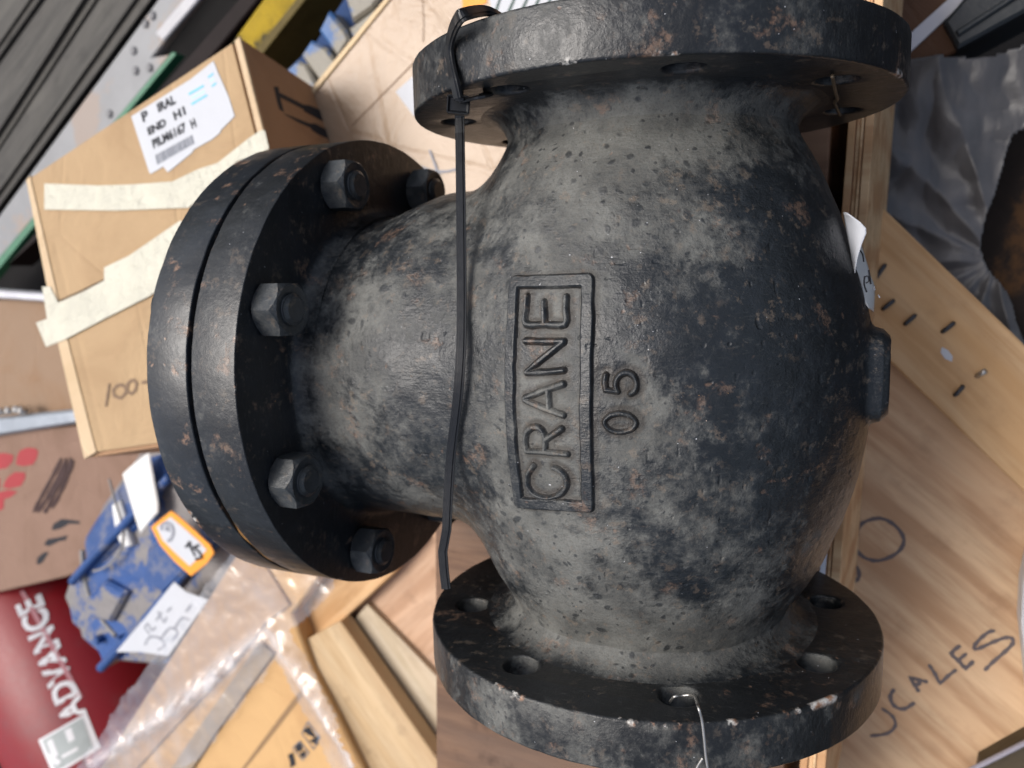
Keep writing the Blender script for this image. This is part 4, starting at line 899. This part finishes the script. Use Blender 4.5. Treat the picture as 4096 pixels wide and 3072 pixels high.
for q in [[4.1156,-0.0943],[3.5823,-0.1802],[3.4417,-0.3882],[3.6527,-0.5289],[2.712,-0.4715],[3.9615,-0.0815]]:
    prism('rivet', [(q[0]+.055*math.cos(a*math.pi/6), q[1]+.055*math.sin(a*math.pi/6)) for a in range(12)], .03, 0, plain('rivet_grey', (.14, .14, .15), .5), pl, bev=.015)

# ================================================================== LEFT MIDDLE: brown cartons with strap
FR1 = frame([[0.9929,-0.1187,0,-9.4947],[0.1187,0.9929,0,-1.3926],[0,0,1,-3.15]])
rc = empty('brown_carton', FR1); tag(rc, 'brown carton with red block logo and black scribbles, left edge of the photo', 'carton')
CB = card('carton_brown', (.235, .145, .105), (.185, .11, .075), stain=.25)
CB2 = card('carton_brown_upper', (.26, .175, .115), (.24, .135, .07), stain=.3)
prism('body', [[-1.337,-0.0752],[2.5813,-0.0942],[4.3727,-0.3164],[3.267,-1.3121],[1.6272,-1.8371],[0.7462,-2.0507],[-2.1382,-2.5525]], 0, -1.9, CB, rc, bev=.02)
for q in ([[0.3064,-0.3598],[0.4559,-0.3259],[0.6056,-0.3391],[0.6711,-0.3766],[0.6141,-0.4712],[0.5158,-0.5486],[0.3098,-0.5653],[0.1771,-0.5355],[0.2284,-0.4344]], [[-0.3112,-0.3903],[-0.0138,-0.3721],[0.1659,-0.4111],[0.1141,-0.502],[-0.0426,-0.5791],[-0.3739,-0.5987]],
          [[-0.003,-0.6848],[0.1318,-0.6373],[0.3328,-0.6484],[0.3106,-0.726],[0.1879,-0.8259],[-0.0598,-0.8569],[-0.18,-0.8264],[-0.0882,-0.7345]], [[-0.4054,-0.7036],[-0.2092,-0.7055],[-0.2477,-0.8352],[-0.4561,-0.8723]],
          [[-0.4031,-0.9162],[-0.08,-0.8711],[0.1043,-0.8966],[-0.0608,-0.9703],[-0.1972,-0.9949],[-0.2635,-1.1316],[-0.4794,-1.1713]]):
    prism('red_print', q, .004, .001, M_red, rc)
M_scr = plain('dark_marker', (.06, .036, .034), spec=.12, rough=.6, bump=0)
for i, q in enumerate(([[1.0922,-0.4887],[0.8321,-0.7388],[0.5183,-1.0212],[0.3539,-1.1791]], [[1.1856,-0.4927],[0.9468,-0.7424],[0.6363,-1.0235],[0.4339,-1.1801]], [[1.2783,-0.4966],[1.0157,-0.7706],[0.707,-1.0513]], [[1.1498,-0.5555],[0.903,-0.8324],[0.6461,-1.1298],[0.5528,-1.1817]], [[1.3084,-0.5234],[1.168,-0.6978],[0.9284,-0.9507],[0.7241,-1.131]])):
    stroke('rc', q, .05, M_scr, rc, name='scribble')
for q in ([[0.6419,-1.4089],[0.7069,-1.3373],[0.8731,-1.2774],[0.9896,-1.2845],[1.2162,-1.3107],[1.1922,-1.3466],[1.0044,-1.3393],[0.84,-1.3995],[0.6827,-1.4255]], [[0.4316,-1.6161],[0.5287,-1.5431],[0.7467,-1.5222],[0.9339,-1.4915],[0.8878,-1.5527],[0.7315,-1.5777],[0.5323,-1.6406]], [[0.2115,-1.8806],[0.2573,-1.7956],[0.4013,-1.7249],[0.5116,-1.7156],[0.4314,-1.7831],[0.3507,-1.8512],[0.2619,-1.8903]]):
    prism('ink_blot', [tuple(p) for p in q], .004, .001, M_ink, rc)
FR2 = frame([[0.9929,-0.1187,0,-9.6515],[0.1187,0.9929,0,-1.4205],[-0,0,1,-3.25]])
rc2 = empty('brown_carton', FR2); tag(rc2, 'plain brown carton between the metal channels, left of the labelled carton', 'carton')
prism('body', [[-0.7609,1.7672],[2.6474,1.3878],[3.2793,-0.0895],[-1.3389,-0.0201]], 0, -1.9, CB2, rc2, bev=.02)
M_gal = plain('galvanised_channel', (.30, .33, .37), .38, .6, noise=.25)
FR3 = frame([[0.9929,-0.1187,0,-9.4477],[0.1187,0.9929,0,-1.3843],[0,0,1,-3.12]])
ch = empty('metal_channel', FR3); tag(ch, 'grey metal channel with rivets between the two brown cartons', 'metal channel')
prism('channel', [[-1.1836,0.0986],[3.2949,0.12],[3.2719,0.0193],[-1.2755,-0.1873]], .09, -.01, M_gal, ch, bev=.03)
for q in [[0.2384,0.1831],[0.4003,0.1852],[0.5601,0.1872],[0.6531,0.1679]]:
    prism('rivet', [(q[0]+.05*math.cos(a*math.pi/5), q[1]+.05*math.sin(a*math.pi/5)) for a in range(10)], .15, .05, M_wire, ch, bev=.02)
FR4 = frame([[0.9977,0.0671,0,-9.2005],[-0.0671,0.9977,0,0.3285],[-0,-0,1,-3.15]])
ch2 = prism('metal_channel', [[-0.8979,0.0263],[2.3715,0.0691],[2.3665,-0.0231],[-0.9107,-0.0791]], .06, -.2, plain('pale_channel', (.50, .50, .54), .4, .3), None, FR4, bev=.02)
tag(ch2, 'thin pale metal channel along the top edge of the plain brown carton', 'metal channel')

# ================================================================== RED CYLINDER
rd = empty('red_cylinder'); tag(rd, 'glossy red cylinder with white ADVANCE lettering, lower left corner', 'gas cylinder')
FCY = frame([[0.5472,0.837,0,-9.5358],[-0.837,0.5472,0,-4.6248],[0,-0,1,-3.35]])
rd.matrix_world = FCY
CYR = 1.6
g = G('red_enamel'); n = g.noise(1.6, 6, .65); f_ = g.noise(20, 4, .6)
c_ = g.mix(g.rng(n, .5, .75, 0, .55), (.20, .004, .009), (.15, .035, .04)); c_ = g.mix(g.rng(g.noise(4, 6, .7), .60, .72, 0, .6), c_, (.10, .02, .02))
M_redc = g.done(c_, g.math('MULTIPLY_ADD', f_, .2, .34), g.bump(f_, .1, .01), spec=.4)
V = []; F = []; seg = 72; YC = -1.0; CZ = -math.sqrt(CYR**2-YC**2); X0 = [[-1.0664,0.5781]][0][0]
prf = [(X0, .0), (X0, .97), (X0+.06, 1.), (3.4, 1.), (3.7, .9), (3.9, .6), (3.95, .0)]
for x, r in prf:
    for s in range(seg):
        a = 2*math.pi*s/seg; V.append((x, YC+r*CYR*math.sin(a), CZ+r*CYR*math.cos(a)))
for i in range(len(prf)-1):
    for s in range(seg): F.append((i*seg+s, (i+1)*seg+s, (i+1)*seg+(s+1) % seg, i*seg+(s+1) % seg))
mesh('tank', V, F, M_redc, rd, True)
def wrapcyl(M, dr):
    def fn(co):
        v = np.c_[co[:, :2], np.zeros(len(co)), np.ones(len(co))]@np.array(M).T
        x, y = v[:, 0], v[:, 1]; a = np.arcsin(np.clip((y-YC)/CYR, -.98, .98))
        return np.c_[x, YC+(CYR+dr)*np.sin(a), CZ+(CYR+dr)*np.cos(a)]
    return fn
M_wht = plain('white_lettering', (.72, .72, .74), .5, noise=.15, bump=0)
tq = [np.array(p) for p in [[1.1065,0.1214],[-0.6885,0.2336],[1.0812,-0.3632]]]
tq[2] = tq[0]+np.array([[0, -1], [1, 0]])@((tq[1]-tq[0])/np.linalg.norm(tq[1]-tq[0]))*.29*np.sign(1)
X_ = (tq[1]-tq[0]); Wd = np.linalg.norm(X_); X_ = X_/Wd; Yv = np.array([-X_[1], X_[0]])
MM = np.array([[X_[0], Yv[0], 0, tq[0][0]], [X_[1], Yv[1], 0, tq[0][1]], [0, 0, 1, 0], [0, 0, 0, 1]])
def fitw(co):
    co = co.copy(); co[:, 0] = (co[:, 0]-co[:, 0].min())*Wd/np.ptp(co[:, 0]); return wrapcyl(MM, .006)(co)
textobj('painted_word', 'ADVANCE', .33, M_wht, Matrix(), rd, .012, None, fitw)
def cylpatch(name, P, dr, mat):
    P = [np.array(p) for p in P]; a, b, c, d = P; V = []; F = []; n = 12
    for i in range(n+1):
        for j in range(n+1):
            s, t = i/n, j/n; p = (a*(1-s)+b*s)*(1-t)+(d*(1-s)+c*s)*t; V.append((p[0], p[1], 0))
    V = wrapcyl(np.eye(4), dr)(np.array(V))
    for i in range(n):
        for j in range(n): k = i*(n+1)+j; F.append((k, k+n+1, k+n+2, k+1))
    mesh(name, V, F, mat, rd, True)
cylpatch('painted_line', [[-0.8468,0.0953],[-0.8443,0.1358],[0.877,0.1651],[0.8771,0.1254]], .005, plain('pink_line', (.48, .22, .24), .5))
cylpatch('logo_frame', [[1.0745,-0.4664],[1.095,0.1315],[1.6045,0.1027],[1.6076,-0.504]], .005, M_wht)
cylpatch('logo_field', [[1.109,-0.4151],[1.1223,0.0814],[1.5684,0.0439],[1.5671,-0.4416]], .008, plain('logo_grey', (.36, .40, .40), .5))
for q in ([[1.1551,-0.3745],[1.154,-0.2924],[1.3941,-0.3162],[1.3959,-0.3982]], [[1.1518,-0.1297],[1.1566,-0.0542],[1.3274,-0.072],[1.3232,-0.1475]], [[1.4204,-0.2859],[1.4309,-0.0837],[1.4732,-0.0944],[1.463,-0.2967]], [[1.3148,-0.4074],[1.4866,-0.3174],[1.5078,-0.3894],[1.3356,-0.48]]): cylpatch('logo_mark', q, .011, M_wht)

# ================================================================== BLUE PUMP CASING with tags
FBP = frame([[0.7816,-0.6238,0,-7.7033],[0.6238,0.7816,0,-4.3438],[0,0,1,-2.9]])
pu = empty('blue_pump', FBP); tag(pu, 'dusty blue painted pump casing with paper tags, left of the bonnet', 'pump')
M_bl = plain('blue_enamel_dusty', (.014, .068, .245), .5, noise=.35, nsc=2.5, dirt=(.20, .185, .18), dirtk=.60, bump=.5)
M_bl2 = plain('blue_enamel', (.014, .06, .21), .45, noise=.3, nsc=3, dirt=(.10, .12, .2), dirtk=.35, bump=.3)
prism('casing', [[2.5196,1.6296],[2.8623,1.4647],[3.0082,-0.1053],[2.1132,-0.3022],[0.8108,-0.3946],[0.1897,-0.0117],[-0.0363,-0.0104],[0.0234,0.1934],[-0.1095,0.4872],[-0.0626,0.5811],[-0.1264,0.7211],[-0.0156,0.8999],[0.0214,1.0599],[0.2075,1.1333],[0.4684,1.1303],[0.8195,1.2179],[1.0493,1.3874],[1.4797,1.5125]], -.06, -1.6, M_bl, pu, bev=.05)
prism('bearing_block', [[1.895,0.6797],[2.3503,0.6493],[2.4488,0.2328],[2.2346,0.1433],[1.7432,0.1279],[1.555,0.4331]], .07, -.1, M_bl2, pu, bev=.05)
prism('side_web', [[0.4592,0.7792],[0.9626,0.7807],[1.1829,0.4795],[0.6584,0.345],[0.3804,0.5584]], .03, -.1, M_bl, pu, bev=.04)
for q in [[0.9363,1.0885],[1.2582,1.1122],[0.612,0.1104],[0.2625,0.3001]]: prism('bolt_head', [(q[0]+.055*math.cos(a*math.pi/3), q[1]+.055*math.sin(a*math.pi/3)) for a in range(6)], .04, -.08, M_bl2, pu, bev=.012)
prism('upper_web', [[2.4283,1.6067],[2.8631,1.4224],[2.7857,1.0867],[2.1388,0.9213],[1.2093,0.9243],[0.5726,0.9355],[0.9097,1.3998],[1.4283,1.4869]], -.02, -.2, M_bl2, pu, bev=.09)
tube('flange_ridge', [(*p, .02) for p in smoothpts([[2.8022,1.1033],[2.3281,1.1088],[1.6762,1.0987],[0.9363,1.0885],[0.4518,1.0655]], 4)], .055, M_bl2, pu, 10)
tube('lower_ridge', [(*p, .0) for p in smoothpts([[0.0362,0.0104],[0.4851,0.0346],[1.2977,0.0879],[1.9865,0.1524],[2.5011,0.2012],[3.1535,0.1481]], 4)], .06, M_bl2, pu, 10)
prism('foot', [[0.2932,-0.008],[0.5861,0.038],[1.0398,-0.1219],[1.346,-0.4266],[0.7361,-0.4686],[0.305,-0.1879]], -.3, -.7, M_bl2, pu, bev=.03)
prism('oil_patch', [[0.9265,1.2711],[1.0539,1.2961],[1.455,1.2081],[1.6457,1.1609],[1.6493,1.0725],[1.4225,1.0836],[1.0948,1.1683]], -.10, -.13, M_blk, pu)
M_rope = plain('grey_cord', (.26, .25, .24), .7)
tube('grey_cord', [(*p, -.06) for p in smoothpts([[0.7953,1.2918],[0.6058,1.0641],[0.4592,0.7792],[0.441,0.4952],[0.5055,0.1972]], 5)], .032, M_rope, pu, 8)
tube('clear_cord', [(*p, .04) for p in smoothpts([[1.9795,1.6219],[1.8691,1.3777],[1.7156,1.0455],[1.4598,0.8881],[1.1236,0.8886],[0.9034,0.9615]], 5)], .014, M_rope, pu, 6)
ptag = sheet('paper_tag', [[2.2808,1.5071,0],[2.1477,1.1974,0],[2.0564,0.9734,0],[2.0159,0.844,0]], [[2.8246,1.4488,0],[2.6562,1.1727,0],[2.5242,0.9539,0],[2.4398,0.8695,0]], M_papers, pu, bulge=.025, M=Matrix.Translation((0, 0, .10)))
tag(ptag, 'plain white curled tag')
rg = prism('white_rag', [[1.7534,1.3804],[1.9114,1.3503],[1.8491,1.1757],[1.7441,1.0277],[1.6816,0.8527],[1.5251,0.9056],[1.5591,1.0999]], .03, -.05, M_papers, pu, bev=.02)
FOT = frame([[0.7585,0.6517,0,-6.2724],[-0.6517,0.7585,0,-2.26],[-0,-0,1,-2.62]])
ot = empty('orange_tag', FOT); tag(ot, 'white tag with orange border hanging over the blue pump', 'tag')
prism('border', [[-0.0065,0.0097],[0.0975,0.3846],[0.201,0.4137],[0.4675,0.4568],[0.7038,0.4871],[0.7938,0.456],[0.7916,0.2886],[0.7214,-0.0095],[0.4701,-0.0556],[0.2052,-0.062]], 0, -.012, M_orange, ot)
fld = prism('tag_field', [[0.0563,0.0775],[0.1361,0.3281],[0.3388,0.3663],[0.5875,0.4083],[0.7072,0.4091],[0.6458,0.0743],[0.421,0.0418],[0.2034,0.0202]], .005, .001, M_paper, ot)
for P in ([[0.1278,0.1049],[0.0991,0.1735],[0.1647,0.2605],[0.2508,0.2382],[0.2825,0.1402],[0.2613,0.0669]], [[0.169,0.1496],[0.1701,0.2004],[0.2165,0.1846]]): stroke('ot', P, .035, M_inkf, fld)
for P in ([[0.4728,0.2988],[0.5479,0.2659],[0.6393,0.2345]], [[0.482,0.2097],[0.509,0.3221]], [[0.6069,0.3805],[0.571,0.3079],[0.6523,0.3153],[0.7043,0.2904],[0.6589,0.2064]]): stroke('ot', P, .03, M_ink, fld)
FPT = frame([[0.7176,-0.6965,0,-7.0541],[0.6965,0.7176,0,-3.862],[0,0,1,-2.66]])
pt = empty('paper_note', FPT); tag(pt, 'white paper note with handwriting lying on the lower ridge of the blue pump', 'note')
prism('paper', [[-0.0245,0.0016],[0.7125,-0.0031],[1.4238,0.0076],[1.4818,-0.175],[1.6781,-0.426],[1.2312,-0.4609],[0.6566,-0.5088],[0.3146,-0.2243]], .0, -.01, M_paper, pt)
zz[0] = .002
for P in ([[0.626,-0.1743],[0.6164,-0.0812],[0.6952,-0.0777],[0.6912,-0.1613],[0.7732,-0.1744]], [[0.8302,-0.1278],[0.9936,-0.1127]], [[0.9509,-0.0686],[0.9257,-0.2081],[1.0116,-0.1964]], [[1.0583,-0.158],[1.1689,-0.1645]],
          [[0.4519,-0.2149],[0.5972,-0.1978],[0.7216,-0.2964],[0.7214,-0.396],[0.58,-0.3725]], [[0.7025,-0.3121],[0.9476,-0.3083],[1.0137,-0.41],[0.8515,-0.4269]], [[1.0123,-0.3526],[1.1944,-0.3375],[1.2769,-0.4226]], [[1.2999,-0.3267],[1.4473,-0.3183]]):
    stroke('pt', P, .026, M_inkf, pt)

# ================================================================== LOWER MIDDLE: film wrapped carton and boards
FW = frame([[0.6321,-0.7749,0,-5.0418],[0.7749,0.6321,0,-4.7331],[0,0,1,-2.5]])
wc = empty('wrapped_carton', FW); tag(wc, 'tan carton wrapped in clear film, printed with black handling marks, bottom of the photo', 'carton')
CW = card('carton_orange', (.56, .35, .16), (.46, .27, .12), stain=.12); CW2 = card('carton_flap', (.45, .30, .19), (.36, .24, .15), stain=.15)
prism('body', [[1.9267,1.419],[2.2359,0.9003],[2.7097,0.5686],[1.9194,0.5737],[1.6213,0.0621],[1.4606,-0.4103],[1.0533,-1.4623],[-3.6587,1.1705]], 0, -2.4, CW, wc, bev=.02)
prism('flap', [[1.9087,1.4068],[2.1105,1.0737],[2.0068,0.6347],[1.6134,0.7317],[0.8115,0.7639],[-0.4534,0.9069],[-2.132,1.0662],[-3.246,1.3739]], .035, .003, CW2, wc, bev=.01)
prism('tape_strip', [[1.3898,0.6724],[1.4233,0.4756],[-0.0361,0.4815],[-1.0422,0.434],[-1.3368,0.6469],[-0.1455,0.6674]], .04, .036, plain('brown_tape', (.33, .25, .17), .4, noise=.15), wc)
ribbon('flap_slit', [[-0.1718,0.0006],[0.5512,0.0008],[1.2786,0.0035],[1.411,0.0047]], .05, .003, plain('slit4', (.26, .155, .075), .8), wc)
HM = empty('handling_mark'); HM.parent = wc
zz[0] = .002
for q in ([[0.9826,-0.2503],[1.0904,-0.2667],[1.064,-0.4072],[1.0085,-0.3243]], [[0.9538,-0.3628],[1.1117,-0.4038],[1.0109,-0.46],[0.976,-0.3932]], [[0.7506,-0.2887],[0.8698,-0.2985],[0.8081,-0.3728],[0.7363,-0.3455]], [[0.7484,-0.3681],[0.8398,-0.3969],[0.7647,-0.4342],[0.722,-0.4021]], [[0.6004,-0.2836],[0.6826,-0.3049],[0.603,-0.4075],[0.511,-0.3932],[0.5753,-0.3326]]):
    prism('black_print', q, .006, .002, M_ink, HM)
for q in ([[0.9538,-0.2551],[1.1163,-0.2331],[1.1039,-0.4245],[0.933,-0.4541]], [[0.7199,-0.2788],[0.8593,-0.2904],[0.8531,-0.4338],[0.7156,-0.4377]]): ribbon('print_frame', q, .012, .0075, M_inkg, HM, None, True)
filmsheet('clear_film', [[1.9429,1.4618],[2.3168,0.8811],[2.8557,0.4588],[2.6071,0.3517],[1.8352,0.4541],[1.7011,-0.0312],[1.5302,-0.4784],[1.1971,-1.1847],[0.8446,-1.0598],[1.1466,-0.364],[1.3938,0.3617],[-0.4721,0.4519],[-2.2817,1.1731],[-2.9061,1.6191],[-0.6274,1.6203]], .07,
   [[[1.6114,0.6212],[1.5037,-0.1112]], [[1.6293,0.6335],[-0.1544,1.0123]], [[-0.1544,1.0123],[-1.8168,1.4591]], [[1.5037,-0.1112],[1.2889,-1.0602]]], M_clear, wc, amp=.05, N=150, milk=.34, sharp=.085)

FW1 = frame([[0.7313,-0.6821,0,-3.8762],[0.6821,0.7313,0,-3.0113],[0,0,1,-2.86]])
w4 = empty('wooden_pallet_top', FW1); tag(w4, 'pale wooden boards nailed side by side below the bonnet', 'pallet')
prism('plywood_base', [[0.3906,1.5249],[3.4574,0.2464],[0.0131,-3.3414],[-3.0017,-1.9679],[-1.2835,0.5518]], 0, -.12, BRDK, w4)
FW2 = frame([[0.652,0.7582,0,-3.7509],[-0.7582,0.652,0,-2.9036],[0,-0,1,-2.58]])
MW = FW1.inverted() @ FW2
def board(name, fr_m, P, z1, z0, mat, **k):
    o = prism(name, P, z1, z0, mat, w4, **k); o.matrix_local = fr_m; return o
board('board', MW, [[0,0],[2.1113,0],[2.3543,-1.2029],[-0.159,-1.0756]], 0, -.17, BRDP, bev=.01)
FW3 = frame([[0.6534,0.757,0,-3.7632],[-0.757,0.6534,0,-2.9844],[0,-0,1,-2.79]]); board('board', FW1.inverted() @ FW3, [[0.0129,0.0212],[1.8703,0.0123],[1.3267,0.5271],[-0.0259,0.2755]], 0, -.06, BRDG, bev=.006)
FW5 = frame([[0.7313,-0.6821,0,-3.7556],[0.6821,0.7313,0,-2.9239],[0,0,1,-2.7]]); board('board', FW1.inverted() @ FW5, [[-0.0026,0.0141],[0.7632,0.007],[1.2674,0.0677],[-0.3043,1.2124],[-1.2511,0.5379],[-0.6849,0.0181]], 0, -.12, BRD, bev=.01)

# ------------------------------------------------------------------ metres
done = set()
for o in bpy.data.objects:
    o.location = o.location*S
    if o.parent is not None: o.matrix_parent_inverse = Matrix()
    if o.type == 'MESH' and o.data.name not in done:
        done.add(o.data.name); o.data.transform(Matrix.Scale(S, 4))
bpy.context.view_layer.update()
